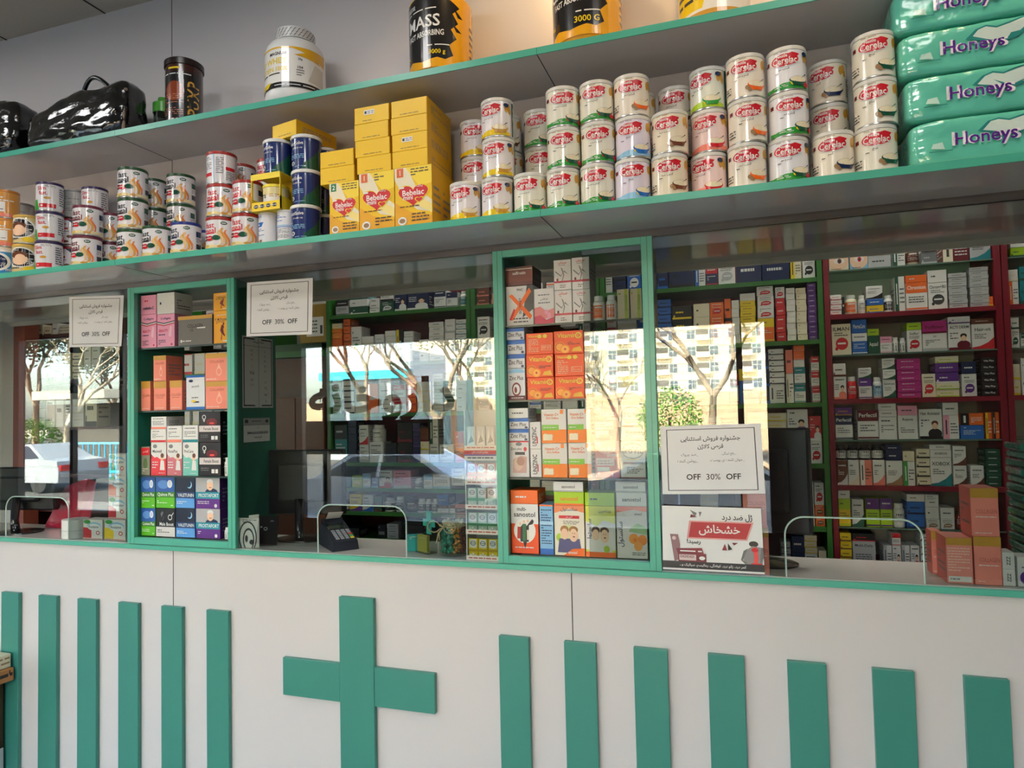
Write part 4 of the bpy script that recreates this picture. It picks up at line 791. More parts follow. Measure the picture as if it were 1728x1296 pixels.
# ================================================================ the dispensary behind the glass
YB = 1.1
def zB(x, y): return onY(x, y, YB).z
def unit(x0, x1, zs, side, back, label, glass=(), depth=.3, top=2.62):
    ps = []
    for a, b in ((x0, x0+.022), (x1-.022, x1)): ps.append(('side_panel', MB().box(a, b, YB-.012, YB+depth, 0, top, side, PAINT)))
    ps.append(('back_panel', MB().box(x0+.0225, x1-.0225, YB+depth-.012, YB+depth, 0, top, back, PAINT)))
    for i, z in enumerate(zs):
        if i in glass: ps.append(('glass_shelf', MB().box(x0+.0225, x1-.0225, YB, YB+depth-.0125, z-.006, z, '#9fb8ac', GLASS).box(x0+.0225, x1-.0225, YB-.003, YB-.0005, z-.006, z, '#5f7a6c', PLAST)))
        else: ps.append(('shelf_board', MB().box(x0+.0225, x1-.0225, YB-.01, YB+depth-.0125, z-.02, z, side, PAINT)))
    thing('shelving_unit', ps, label, 'shelving')
RX0 = onY(1394, 600, YB).x; RX1 = onY(1694, 600, YB).x
rz = [zB(1400, y) for y in (457.5, 532.4, 600, 674.6, 742.7, 818.6, 888, 954)]
GRN = '#2c6e26'; RED = '#7c1426'
unit(RX0, RX1, rz, RED, '#c9c4b6', 'dark red framed shelving unit with white back, right of the dispensary', (0, 2, 4, 6))
unit(RX1+.004, RX1+.72, [z for z in rz], RED, '#c9c4b6', 'dark red framed shelving unit at the far right edge', (0, 2, 4, 6))
GX1 = RX0-.004; GX0 = -.62
gz = [zB(1385, y) for y in (467.5, 572.5, 679, 782.5, 889, 962)]
unit(GX0, GX1, gz, GRN, '#5e1322', 'green framed shelving unit with dark red back, behind the right window')
cx0 = onY(553, 600, YB).x; cx1 = onY(796, 600, YB).x
cz = [zB(786, y) for y in (516.4, 606, 694, 781, 826, 868, 915)]
unit(cx0, cx1, cz, GRN, '#5e1322', 'green framed shelving unit with dark red back, behind the middle window')
unit(cx1+.004, GX0-.004, cz, GRN, '#5e1322', 'green framed shelving unit behind the right glass cabinet')
lx0 = onY(52, 600, YB).x; lx1 = onY(215, 600, YB).x
lz = [zB(150, y) for y in (560, 640, 720, 800, 860)]
unit(lx0, lx1, lz, '#4a2420', '#4a4038', 'dark brown shelving unit behind the left window')
unit(lx1+.3, cx0-.42, lz, GRN, '#3c3a30', 'green framed shelving unit behind the left glass cabinet')
GRD, GGR, GCE = 'goods in the dark red shelving', 'goods in the right green shelving', 'goods in the middle green shelving'
T1, T2, T3 = ((1380, 380), 4.9655), ((1380, 580), 4.9655), ((1380, 760), 4.9655)
LD = (RX0+.026, RX1-.026)
def rr(z, T, txt, w, g=GRD, lim=LD, d=.1):
    zs = gz if g == GGR else cz if g == GCE else rz; up = [q for q in zs if q > z+.01]
    row(z+.0006, YB+.004, T[0], T[1], txt, w, g, d, lim, True, min(up)-.022 if up else 2.6)
rr(rz[0], T1, '88,255,205,ez7/262,415,185,cr7/418,612,250,AA3,180,lk7VisiMax/620,728,175,wd4/738,855,158,Bez/865,1000,222,aA3,165,wk3,118,wk3/1040,1262,95,me4/1268,1470,88,At5', 'red unit, top shelf')
rr(rz[1], T1, '95,198,585*4,wr3/202,223,600,kk3/226,332,582,Beo/338,400,585,Bww/408,550,670,yb3,618,bb3,508,wk5/556,632,585,Bwk/640,725,430,wd4/733,915,478,wo1Chromium,418,oo3/920,1083,480,wx2Chrom+B3,375,ww3/1090,1245,400*8,AA3/1265,1425,350*10,AA3/1432,1518,595,oy3', 'red unit, second shelf')
rr(rz[2], T1, '108,275,828,er2ILMAN/284,412,905,bw1,790,bb3PharmaCare/418,515,925,dd3Aquasil,868,ll3/520,620,932,wp1/624,680,938,Bwk/686,740,942,Bwk/744,870,878,wr2Sulfur,818,ll3/875,1083,905,wA0Q2,800,um3fruitflower/1088,1278,822,wm6ACTI DERM,765,wv3/1286,1475,825,wr5Hair-vit,782,zz3', 'red unit, third shelf')
rr(rz[3], T2, '118,238,275,ws6,165,wz3/245,330,275,Brr/340,452,290,wv1,202,wd5/462,540,280,Bwc/544,652,300,wd5Selenium,215,wd5,120,wd5/660,858,125*7,uu3/870,985,252,er2/992,1190,382,el3,328,el3,240,vw3,160,vv3,105,el3/1206,1330,252,wv2,150,nn3/1365,1515,115*6,kk3Vita Plus', 'red unit, fourth shelf')
rr(rz[4], T2, '130,290,602,wn1Perfectil,532,vG3/328,505,553,wm1Perfectil/510,662,612,ww0,495*2,ww3/670,836,600,ww1Rejuva,518,pp3/844,1038,548,wk6Hair Activator/1048,1180,598,wp4,492,ww3/1194,1392,682,bb0,582,ok4/1402,1455,577,oy4/1462,1520,573,ok4', 'red unit, fifth shelf')
rr(rz[5], T2, '150,248,975,zw5,822,Jkw/252,345,975,we5,822,Jkw/352,452,975,sw4,822,Jkw/458,560,975,ws5,822,Jkw/570,708,980,wh5,900,nn3,838,nn3/714,812,985,wg4,900,ee3/820,935,880*4,ek3/940,1120,952,wt5XOBOX,888,ww3XOBOX,830,ww3XOBOX/1135,1248,1022,wz5,858,wz5/1280,1392,1022,wz5/1402,1530,882*6,dd3', 'red unit, sixth shelf')
rr(rz[6], T3, '160,272,405,yl1,318,ww3/282,382,410,wd5/398,515,402,lv1/520,622,402,lv1/634,735,447,Bww/748,900,535,bn3,430,bn3,368,ww3/906,1022,575,wh2,475,ww3,370,ww2/1030,1148,575,wh2,480,ww3/1160,1235,472,Jzr/1240,1350,420,nb3/1370,1500,390,ww3', 'red unit, seventh shelf')
rr(rz[7], T3, '172,280,692*4,yz3/290,482,762,AA1Multi-Daily,700,kr3/550,620,798,wA4/624,698,798,wr6,662,wr1/704,770,798,wA4/776,850,798,wr6/856,965,672*5,wm3/1000,1200,700,ww3/1230,1500,680*3,wm3', 'red unit, bottom shelf')
L2 = (RX1+.03, RX1+.4)
T1r = ((1380, 380), 4.9655)
rr(rz[0], T1r, '1612,1738,185,ld3,88,ww3', 'far right unit, top shelf', lim=L2); rr(rz[1], T1r, '1580,1680,470,wo4,372,we3/1690,1760,460,td3,345,td3', 'far right unit, second shelf', lim=L2)
rr(rz[2], T1r, '1590,1688,870,wd2Zinc,775,wd3/1700,1760,900,wd1', 'far right unit, third shelf', lim=L2); rr(rz[3], T2, '1612,1700,300,ey3,170,ey3/1705,1770,240,ww3,120,ww3', 'far right unit, fourth shelf', lim=L2)
T4, T6 = ((1090, 400), 4.319), ((1230, 640), 4.05)
LG = (GX0+.026, GX1-.026)
def rg(z, T, txt, w): rr(z, T, txt, w, GGR, LG)
rg(gz[0], T4, '-330,-250,200,ww1/-240,-150,230*2,nk3/-140,-40,220,bw2/-30,70,210,td2/78,158,240,nb3/162,350,200,nk3/354,430,215,wb4/434,520,215,nr1/524,648,182,wA2/654,838,150,nn3/842,1042,150,nn3/1050,1130,152,ey4/1137,1268,137,wk2Q10', 'right green unit, top shelf')
rg(gz[1], T4, '-330,-200,500*4,we3/-190,-80,450*6,wt3/-70,60,480*3,ww0/80,180,455*6,bn3/190,332,500*3,ky3/342,460,485*3,ee3/464,565,475*3,or2/570,618,450*2,ok3/622,678,460*5,we3/684,796,465*8,yy3,410,we3/815,935,592,oy1,510,wr2,430,wr2,345,wr2/942,1012,445*5,rr3,365,wr2/1018,1084,370*9,we3/1090,1165,370*9,ee3/1172,1275,330*11,vv3', 'right green unit, second shelf')
rg(gz[2], T4, '-330,-210,900*4,wr3/-200,-60,880*3,we3/-50,60,960,wb1/70,180,900*4,ww3/190,330,950*2,bn1/340,470,900*5,we3/480,600,930*2,ww5/610,670,1000,wr1/678,820,1045,bb3,960,yy3/826,895,835*3,nb3/900,1012,1070,ww4,815*6,wk3/1020,1074,995,we4,822,ss3/1082,1164,1075,wt1,947,wt1,893,we3,828,os3,772,os3/1200,1298,870*3,wr1', 'right green unit, third shelf')
rg(gz[3], T6, '-300,-180,300*3,we3/-170,-60,260*4,wr3/-50,60,300*2,wb1/125,245,228*6,we3/250,395,230*6,ey3/402,545,385,pv7,205,wv6/552,662,420,wr2,250,rw6', 'right green unit, fourth shelf')
rg(gz[4], T6, '-200,-80,700*4,we3/-60,60,720*3,ww3/100,250,760*3,wb3/290,370,930,wk3/378,488,935,ey3,840*2,ey3,682,wk2Omax/493,582,850,wr2,702,wA0/587,682,860*2,oz2,707,wr2', 'right green unit, fifth shelf')
rg(gz[5], T6, '355,420,1110*4,An3/426,515,1072*2,nn3/520,606,1190,ww5,1068*3,ey3/612,690,1172*2,ey3', 'right green unit, bottom shelf')
T7, T8 = ((540, 460), 5.76), ((540, 660), 5.76)
LC = (cx0+.026, cx1-.026)
def rc(z, T, txt, w, lim=LC): rr(z, T, txt, w, GCE, lim)
rc(cz[0], T7, '150,275,275,Ak1,205,dd3/288,465,330,dw3,260,ww3,205,td3/480,575,250*3,ww3/588,715,275,dw2,172,wk0/722,838,178,nw6/844,1050,168,nw6/1105,1220,168,wn1/1226,1335,190,wn1/1350,1420,176,Bwt', 'middle green unit, top shelf')
rc(cz[1], T7, '90,215,640*1,or3,550*3,oy3,495,ey3/225,292,420*6,oz3/300,400,525,wg2/410,520,620*4,we3/530,620,600*3,wA3/632,735,565*6,we3/740,806,555,ky4/812,900,570*5,wA3/960,1050,650*2,ww3/1056,1200,480*8,we3AVODN/1210,1310,452*3,wA3/1318,1420,455*8,wt3', 'middle green unit, second shelf')
rc(cz[2], T7, '90,200,1010*5,wg3/210,330,1050*3,wk3/340,450,1000*6,we3/460,560,1080,oo3/570,690,1020*4,ww3/700,830,1090*2,wr1/840,930,1000*5,or3/940,1080,1060*3,we3/1090,1190,980*6,wA3/1200,1310,1050*2,wd1/1320,1420,1000*4,ww3', 'middle green unit, third shelf')
rc(cz[3], T8, '140,260,330,tk1/270,352,285*6,nk3/380,470,520,wA0,330,wr5/480,610,495,ww0,330,Bww/640,742,505*2,kn3/750,895,300*2,km3/900,970,310*5,nv3/975,1060,570,we3,490,ey3,355,zm3/1066,1150,515,ww0,250,wd4/1160,1300,520,wA0/1310,1400,390,or1', 'middle green unit, fourth shelf')
rc(cz[4], T8, '160,300,870,tn3/310,410,820,ly2/412,490,800,wc1/495,565,840,bc3/570,700,770,wr6/710,880,770,pw0/885,1000,850,Bwk/1005,1090,810,wc1/1095,1260,810,wc0/1275,1400,750,wk0', 'middle green unit, fifth shelf')
rc(cz[5], T8, '140,190,975,wd4/200,280,1060,Jkw/285,408,1000,yv5/412,515,1005,wb5/525,600,1020,dz3/605,710,1040,Bwk/720,800,1030,Bwk/820,930,1020,Jkz/935,1010,1050,Bwk/1014,1070,1050,Bwk/1075,1135,1050,Bwk/1140,1250,1110,wz1,1010,bb3/1256,1310,1110,wz1/1316,1420,1100,zs1', 'middle green unit, sixth shelf')
rc(cz[6], T8, '220,380,1330,kz3/560,640,1300,kk1/650,760,1290*3,AA3/790,1000,1260*4,kk3', 'middle green unit, bottom shelf')
L3 = (cx1+.03, GX0-.03); g3 = 'rear green unit behind the right cabinet'
rn = random.Random(11)
def auto(z, z1, a, b, where, grp, pal=('we3', 'ww0', 'wr3', 'wt1', 'wb1', 'ey3', 'wk2', 'wd4', 'nk3', 'ww3', 'wo0', 'wv5', 'zs3'), fill=.8, wmin=.05, wmax=.1):
    x = a; k = 0; cells = []
    while x < b-.04:
        w = min(rn.uniform(wmin, wmax), b-x); n = rn.choice((1, 1, 2, 3, 4)); st = rn.choice(pal); H = (z1-z-.03)*rn.uniform(.55, .95)
        cells.append((x, w, n, st, H)); x += w+rn.uniform(.002, .02)
    for k, (x, w, n, st, H) in enumerate(cells):
        if n == 1 and rn.random() < .3: H *= .8
        for i in range(n):
            h = H/n; ds = ('%s carton' % cw(st[0]))+(' '+FEAT[st[2]].format(cw(st[1])) if st[2] not in '3' else '')
            lv = '' if n == 1 else (', topmost' if i == n-1 else ', '+LV[i])
            STORE.append((w*h*.6, (round(w, 2)-.002, h-.0006, .1, st), '%s, %s from left on %s%s' % (ds, ORD[k+1], where, lv), (x+w/2, YB+.056, z+.0006+i*h), grp))
for i in range(5): auto(cz[i], cz[i-1]-.02 if i else 2.45, L3[0], L3[1], '%s shelf, rear green unit' % ORD[i+1], 'goods in the rear green shelving')
for i in range(3): auto(lz[i], lz[i-1]-.02 if i else 2.3, lx0+.03, lx0+.62, '%s shelf, brown unit' % ORD[i+1], 'goods in the brown shelving', ('ww3', 'we3', 'wA0', 'ek3'))
for i in range(3): auto(lz[i], lz[i-1]-.02 if i else 2.3, lx1+.33, cx0-.45, '%s shelf behind left cabinet' % ORD[i+1], 'goods behind the left cabinet', ('ww3', 'we3', 'wA0', 'wr3'))
flush_store()
# brown wooden cupboard and carton left of the middle green unit
xa = cx0-.41; xb = cx0-.012
m = MB(); m.bev(xa, xb, YB+.0, YB+.3, 0, 1.95, '#5a3018', PAINT, .003); dps = []
for k in range(2): dps.append(('door', MB().bev(xa+.012+k*.192, xa+.2+k*.192, YB-.016, YB-.0005, .1, 1.72, '#6e3c1e', PAINT, .003), [('handle', MB().tube([(xa+.185+k*.03, YB-.03, 1.1), (xa+.185+k*.03, YB-.03, 1.25)], .005, 'A', METAL, 8).box(xa+.183+k*.03, xa+.187+k*.03, YB-.03, YB-.0165, 1.115, 1.125, 'A', METAL))]))
thing('wooden_cupboard', [('body', m)]+dps, 'tall brown wooden cupboard left of the middle green shelving', 'cupboard')
m = MB(); m.box(xa, xb, YB-.02, YB+.3, 1.951, 1.985, GRN, PAINT); m.box(xa+.005, xb-.04, YB+.02, YB+.25, 1.9852, 2.03, '#1d4a1a', PAINT)
thing('cupboard_top', m, 'green board lying on the brown wooden cupboard', 'board')
P0 = onY(512, 575, YB-.0).x; P1 = onY(552, 575, YB).x
m = MB(); m.bev(P0-.02, P1-.004, YB, YB+.2, 2.0305, 2.25, '#a8882c', CARD, .002); decor(m, ['r w 20 16 92 66', 'l d 4 26 24 66 60', 'r x 78 22 88 44'], P1-P0, .22, lambda x, y, e: (P0+x-.01, YB-.0005-e, 2.031+y))
thing('parcel_box', m, 'mustard yellow parcel with white label on the brown cupboard', 'box')
# brown pillar and jumble at the far left window
m = MB(); m.box(onY(28, 600, 1).x, onY(46, 600, 1).x, .98, 1.08, 0, 2.6, '#7a3c2c', PAINT); struct('column_1', m)
# ================================================================ things on the dispensary counter
ZT = ZC+.0208
def P(x, Y, y=880): return onY(x, y, Y).x
# card terminal
def hexa(m, b, t, col, mi=PLAST):  # b, t: four bottom and four top points
    v = b+t; m.idx(v, [(3, 2, 1, 0), (4, 5, 6, 7), (0, 1, 5, 4), (1, 2, 6, 5), (2, 3, 7, 6), (3, 0, 4, 7)], col, mi, False)
m = MB(); w = .042
hexa(m, [(-w, -.08, 0), (w, -.08, 0), (w, .085, 0), (-w, .085, 0)], [(-w+.003, -.076, .028), (w-.003, -.076, .028), (w-.004, .07, .07), (-w+.004, .07, .07)], '#0d1626', MATTE)
scr = MB(); kb = MB(); sl = .042/.146
def top(x, y, e): return (x, y, .028+(y+.076)*sl+.0006+e)
scr.face([top(-.028, .012, 0), top(.028, .012, 0), top(.028, .052, 0), top(-.028, .052, 0)], '#0a0c10', GLOSS); scr.face([top(-.022, .017, .0004), top(.022, .017, .0004), top(.022, .046, .0004), top(-.022, .046, .0004)], '#2c3a30', GLOSS)
for i in range(4):
    for j in range(5):
        x = -.024+i*.0155; y = -.062+j*.0135; c = ('#d8c23a', '#38a05a', '#c83a3a')[(i+j) % 3] if i == 3 and j < 3 else '#8a8f98'
        a, b, c2, d = top(x, y, 0), top(x+.011, y, 0), top(x+.011, y+.009, 0), top(x, y+.009, 0)
        hexa(kb, [a, b, c2, d], [(q[0], q[1], q[2]+.002) for q in (a, b, c2, d)], c)
rl = MB(); rl.tube([(-.03, .07, .062), (.03, .07, .062)], .022, '#0d1626', MATTE, 20); pp = MB(); pp.face([(-.024, .062, .08), (.024, .062, .08), (.026, .03, .104), (-.022, .032, .106)], '#e6e4e0', CARD); pp.face([(-.024, .0625, .0805), (-.022, .0325, .1065), (.026, .0305, .1045), (.024, .0625, .0805)], '#dcdad6', CARD)
ct = thing('card_terminal', [('body', m), ('display', scr), ('keypad', kb), ('printer_cover', rl), ('paper_receipt', pp)], 'dark navy card payment terminal with a paper slip, beside the middle hatch', 'terminal', (P(571, .125, 905), .125, ZT), .85); ct.scale = (1.22, 1.22, 1.22)
# monitors
def monitor(name, w, h, label, loc, rz, stand=True, tiltb=0.):
    b = MB(); b.bev(-w/2, w/2, -.02, .02, .1, .1+h, '#151517', PLAST, .006); b.bev(-w*.3, w*.3, -.045, -.0205, .1+h*.2, .1+h*.8, '#1b1b1d', PLAST, .01)
    for i in range(7): b.box(-w*.2, w*.2, -.0458, -.0451, .1+h*.62+i*.008, .1+h*.62+i*.008+.003, '#08080a', PLAST)
    s = MB(); s.box(-w/2+.012, w/2-.012, .0202, .0215, .112, .088+h, '#0c1216', GLOSS)
    n = MB(); n.tube([(0, -.05, .012), (0, -.055, .06), (0, -.047, .17)], [.02, .017, .02], '#17171a', GLOSS, 12)
    f = MB(); f.lathe([(.11, 0, '#17171a', GLOSS), (.11, .006, '#17171a', GLOSS), (.03, .014, '#17171a', GLOSS)], 40)
    f.v = [(x, y*.75-.03, z) for x, y, z in f.v]
    thing(name, [('casing', b), ('screen', s), ('stand_neck', n), ('stand_foot', f)], label, 'monitor', loc, rz)
monitor('computer_monitor', .36, .27, 'black computer monitor seen from behind, left end of the middle window', (P(515, .25, 880), .255, ZT), .1)
monitor('computer_monitor', .3, .34, 'black computer monitor seen from behind, beside the price notice at right', (P(1290, .2, 860), .21, ZT), -.35)
monitor('computer_monitor', .34, .2, 'black computer monitor seen from behind, behind the left hatch', (P(52, .16, 880), .13, ZT), .2)
# second dark counter set: small display, cable clutter
m = MB(); m.box(-.05, .05, -.004, .004, 0, .115, '#0c0c0e', MATTE)
decor(m, ['e A 34 62 5 3', 'e A 52 56 8 6', 'e k 52 56 5 4', 'r a 70 80 84 84'], .1, .115, lambda x, y, e: (x-.05, -.0042-e, y))
thing('stand_plate', m, 'small black plate leaning in front of the middle monitor', 'plate', (P(446, .075, 900), .075, ZT+.001), tilt=(-.18, .0, .25))
m = MB(); R = .1
pts = [(R*math.cos(PI*.5+t*PI/24*1.0), R*math.sin(PI*.5+t*PI/24)) for t in range(13)]
m.face([(0, 0, 0)]+[(0, 0, .125)]+[(-.002-.0*i, 0, 0) for i in range(0)]+[(.045, 0, .13), (.03, 0, .0)], '#c9c6c0', CARD)
decor(m, ['p w 0 0 0 88 20 92 100 100 84 30 50 0', 'e x 46 34 44 56', 'e w 46 34 38 50', 'e x 50 26 28 40', 'e w 50 26 22 33', 'e x 40 30 7 12', 'e x 66 18 12 9', 'l x 2 20 84 92 96'], .09, .115, lambda x, y, e: (x-.045, -.002-e, y))
m.box(-.045, .045, -.0015, .0015, 0, .115, '#c9c6c0', CARD)
thing('desk_calendar', m, 'white card with black curved pattern at the left end of the middle window', 'card', (P(420, .028, 900), .028, ZT+.0005), .12)
# leaflet holder with green cross
m = MB(); m.box(-.035, .035, -.001, .001, 0, .055, '#eef4f1', JAR); m.box(-.035, .035, .03, .032, 0, .11, '#dfe8e4', JAR); m.box(-.035, .035, -.001, .032, 0, .002, '#dfe8e4', JAR)
c = MB(); c.box(-.012, .012, .026, .029, .055, .125, '#3aa89a', PLAST); c.box(-.03, .03, .026, .029, .078, .1, '#3aa89a', PLAST)
ps = [('acrylic_holder', m), ('cross_ornament', c)]
lh = thing('leaflet_holder', ps, 'clear acrylic leaflet holder with teal cross beside the bead jar', 'holder', (P(712, .075, 910), .075, ZT), -.5); lh.scale = (1.2, 1.2, 1.2)
for k, (dx, dy, rz_, cl, lb) in enumerate(((-.0, .012, -.5, '#cdbb44', 'mustard yellow leaflet in the acrylic holder'), (-.045, .015, .5, '#1c9aa0', 'turquoise leaflet fan beside the acrylic holder'))):
    m = MB(); m.box(-.03, .03, -.006, .006, 0, .062, cl, CARD); decor(m, ['l e 2 14 70 84 90'], .06, .062, lambda x, y, e: (x-.03, -.0063-e, y))
    thing('leaflet', m, lb, 'leaflet', (P(712, .075, 910)+dx, .075+dy+(.02 if k else 0), ZT+.003 if not k else ZT+.0004), rz_)
# bead jar
JX = P(766, .085, 900); m = MB(); R = .041; H = .115
m.lathe([(R*.93, 0, '#f4f8f6', JAR), (R, .004, '#f4f8f6', JAR), (R, .08, '#f4f8f6', JAR), (R*.92, .092, '#f4f8f6', JAR), (R*.93, .108, '#f4f8f6', JAR), (R*.96, .112, '#f4f8f6', JAR)], 36, share=True)
bd = MB(); rb = random.Random(4)
def bead(m, x, y, z, r, col, flat=1., ang=0):
    n = 6; vs = []; fs = []
    for j in range(1, 4):
        for i in range(n): a = 2*PI*i/n+ang; vs.append((x+r*math.sin(j*PI/4)*math.cos(a), y+r*math.sin(j*PI/4)*math.sin(a), z+r*flat*math.cos(j*PI/4)))
    vs += [(x, y, z+r*flat), (x, y, z-r*flat)]
    for j in range(2):
        for i in range(n): fs.append((j*n+i, (j+1)*n+i, (j+1)*n+(i+1) % n, j*n+(i+1) % n))
    for i in range(n): fs.append((18, i, (i+1) % n)); fs.append((19, 12+(i+1) % n, 12+i))
    m.idx(vs, fs, col, GLOSS)
for q in range(430):
    z = rb.uniform(.008, .098); a = rb.uniform(0, 2*PI); rr_ = (R-.008)*math.sqrt(rb.uniform(.55, 1))
    x, y = rr_*math.cos(a), rr_*math.sin(a)
    if z > .08: col = '#d8cfa8'; rr2 = .85
    elif x < .008: col = rb.choice(('#158a6c', '#1c9c7a', '#0f7058'))
    elif x < .024: col = rb.choice(('#d89a3c', '#e0a850', '#c98a30'))
    else: col = rb.choice(('#6e2a1c', '#82341f'))
    k = .88 if z > .08 else 1
    bead(bd, x*k, y*k, z, .0052, col, .8 if x > .008 else 1.25, a)
bo = MB(); bo.tube([(R*.97*math.cos(t*PI/12), R*.97*math.sin(t*PI/12), .088) for t in range(25)], .0022, '#c9b48c', MATTE, 6)
for s_ in (-1, 1): bo.tube([(-.012, -R, .088)]+[(-.012+s_*.022*(1-math.cos(t*PI/6))/1.2*1-(.01 if s_ < 0 else 0), -R-.004, .088+.016*math.sin(t*PI/6)) for t in range(1, 12)]+[(-.012, -R-.001, .088)], .0018, '#c9b48c', MATTE, 6)
for x1, z1 in ((-.034, .04), (-.024, .05)): bo.tube([(-.012, -R-.001, .088), (-.02+x1*.2, -R-.004, .07), (x1, -R-.003, z1)], .0018, '#c9b48c', MATTE, 6)
bd_o = thing('bead_jar', [('glass_body', m), ('rope_bow', bo)], 'glass jar tied with a rope bow, full of green and amber beads', 'jar', (JX, .085, ZT)); bd_o.scale = (1.3, 1.3, 1.22)
o = obj('glass_beads', bd, None, (JX, .085, ZT+.001)); o.scale = (1.3, 1.3, 1.22); tagit(o, 'green, amber and brown glass beads filling the jar with rope bow', 'beads', kind='stuff')
# mint display rack at the right end of the middle window
RXa, RXb = P(787, .02, 850), -.7905
m = MB(); zz = ZT
rk = [('rack_frame', m)]
m.box(RXa, RXa+.004, .012, .1, zz, zz+.52, '#dcdcd8', PLAST); m.box(RXb-.004, RXb, .012, .1, zz, zz+.52, '#dcdcd8', PLAST); m.box(RXa+.0045, RXb-.0045, .097, .1, zz, zz+.52, '#cfd2ce', PLAST)
TZ = [onY(812, y, .012).z for y in (934, 870, 830, 776, 738)]
TZ = [zz+.004, zz+.094, zz+.18, zz+.265, zz+.385]
for i, z in enumerate(TZ):
    t = MB(); t.box(RXa+.0045, RXb-.0045, .01, .0965, z, z+.003, '#e0dcd4', PLAST); t.box(RXa+.001, RXb-.001, .008, .0095, z-.004, z+.012, '#e4ddd2', CARD)
    decor(t, ['l #b04838 1 8 20 94 90'], RXb-RXa-.002, .016, lambda x, y, e, z=z: (RXa+.001+x, .0078-e, z-.004+y)); rk.append(('tray', t))
h = MB(); h.box(RXa+.001, RXb-.001, .0075, .0095, zz+.345, zz+.38, '#e0dede', CARD)
decor(h, ['b r 62 100', 'T w 24 50 81 86 خوشبو کننده دهان', 'b v 48 60', 'l x 1 10 10 90 44'], RXb-RXa-.002, .035, lambda x, y, e: (RXa+.001+x, .0073-e, zz+.345+y)); rk.append(('header_card', h))
thing('display_rack', rk, 'white countertop rack of mint packs beside the right glass cabinet', 'rack')
mc = [('yellow', '#e2c81e', '#b89a10'), ('clear green', '#a8c8b0', '#3c8a5c'), ('pale green', '#b8d4c4', '#4a9a78'), ('red', '#e05a4c', '#b83a3c'), ('silver', '#b9bcc0', '#6a6e74')]
for i, z in enumerate(TZ):
    n = 3; w = (RXb-RXa-.012)/n
    for k in range(n):
        x = RXa+.006+w*(k+.5); hh = .066 if i < 4 else .075
        key = ('mint', i)
        if key not in PROTO:
            q = MB(); q.bev(-w/2+.001, w/2-.001, -.006, .006, 0, hh, mc[i][1], GLOSS, .0015)
            decor(q, ['p w 20 96 80 96 88 56 60 50 12 56', 'e n 50 76 28 12', 'e w 50 76 22 9', 'l x 1 30 72 70 80', 'b %s 32 46' % mc[i][2], 'e w 26 14 10 6', 'e w 50 20 10 6', 'e w 74 12 10 6'] if i != 4 else ['p w 10 10 30 90 50 20 70 94 90 10', 'p a 20 20 50 60 80 30'], w, hh, lambda x, y, e: (x-w/2, -.0064-e, y), GLOSS)
            PROTO[key] = q.mesh('mint_pack')
        thing('mint_pack', PROTO[key], '%s mint pack, %s from left on %s tray' % (mc[i][0], ORD[k+1], ('lowest', 'second', 'third', 'fourth', 'top')[i]), 'pack', (x, .022, z+.0035), 0, 'mint packs in the countertop rack')
# candy cartons at the left window
def candy(c, side='w'): return ('#e4e0da', '#d0ccc4', ['p %s 0 0 44 0 44 56 0 60' % c, 'e c 58 66 36 22', 'e w 58 62 34 17', 'T n 15 56 62 64 Eucalyptus', 'r #e8d8c8 0 0 100 7', 'l r 1 4 0 96 7', 'e r 78 34 10 10', 'e w 78 34 6 6', 'e g 22 88 18 10'])
cz0 = ZT
for k, (a, b, yt, c, lb) in enumerate(((140, 173, 876, 'r', 'red and white sweet carton right of the white roll'), (176, 212, 876, 'y', 'yellow and white sweet carton, lowest beside the left cabinet'))):
    x0 = onY(a, 890, .03).x; x1 = onY(b, 890, .03).x; zt_ = onY(a, yt, .03).z
    thing('sweet_carton', carton(x1-x0-.002, zt_-cz0-.001, .06, candy(c)), lb, 'carton', ((x0+x1)/2, .06, cz0+.0005), 0, 'sweet cartons in the left window')
x0 = onY(183, 840, .03).x; x1 = onY(213, 840, .03).x; yy = [876, 839, 803, 766]; cs = ['r', 'o', 'g']
for k in range(3):
    za, zb = onY(198, yy[k], .03).z, onY(198, yy[k+1], .03).z
    thing('sweet_carton', carton(x1-x0-.002, zb-za-.0012, .06, candy(cs[k])), '%s and white sweet carton, %s of the pile beside the left cabinet' % (('red', 'orange', 'green')[k], ('second up', 'third up', 'topmost')[k]), 'carton', ((x0+x1)/2, .06, max(za, onY(140, 876, .03).z)+.0008), 0, 'sweet cartons in the left window')
x0 = onY(108, 890, .05).x; x1 = onY(140, 890, .05).x
m = MB(); R = (x1-x0)/2-.004; m.lathe([(R, 0, '#dcdcd8', CARD), (R, .03, '#c8c8c6', CARD), (R, .036, '#dcdcd8', CARD), (R, .08, '#dcdcd8', CARD), (R*.35, .081, '#cfcfcb', CARD), (R*.35, .06, '#8a8a88', CARD)], 28)
thing('paper_roll', m, 'white paper roll standing on the counter behind the left hatch', 'roll', ((x0+x1)/2, .06, ZT))
m = MB(); hexa(m, [(-.2, 0, 0), (.0, 0, 0), (.05, .03, .0), (-.1, .03, 0)], [(-.06, 0, .2), (.08, 0, .24), (.1, .03, .22), (-.04, .03, .2)], '#a8243c', FILM)
thing('document_folder', m, 'crimson slanted folder behind the left window', 'folder', (onY(120, 800, .2).x, .22, ZT+.001))
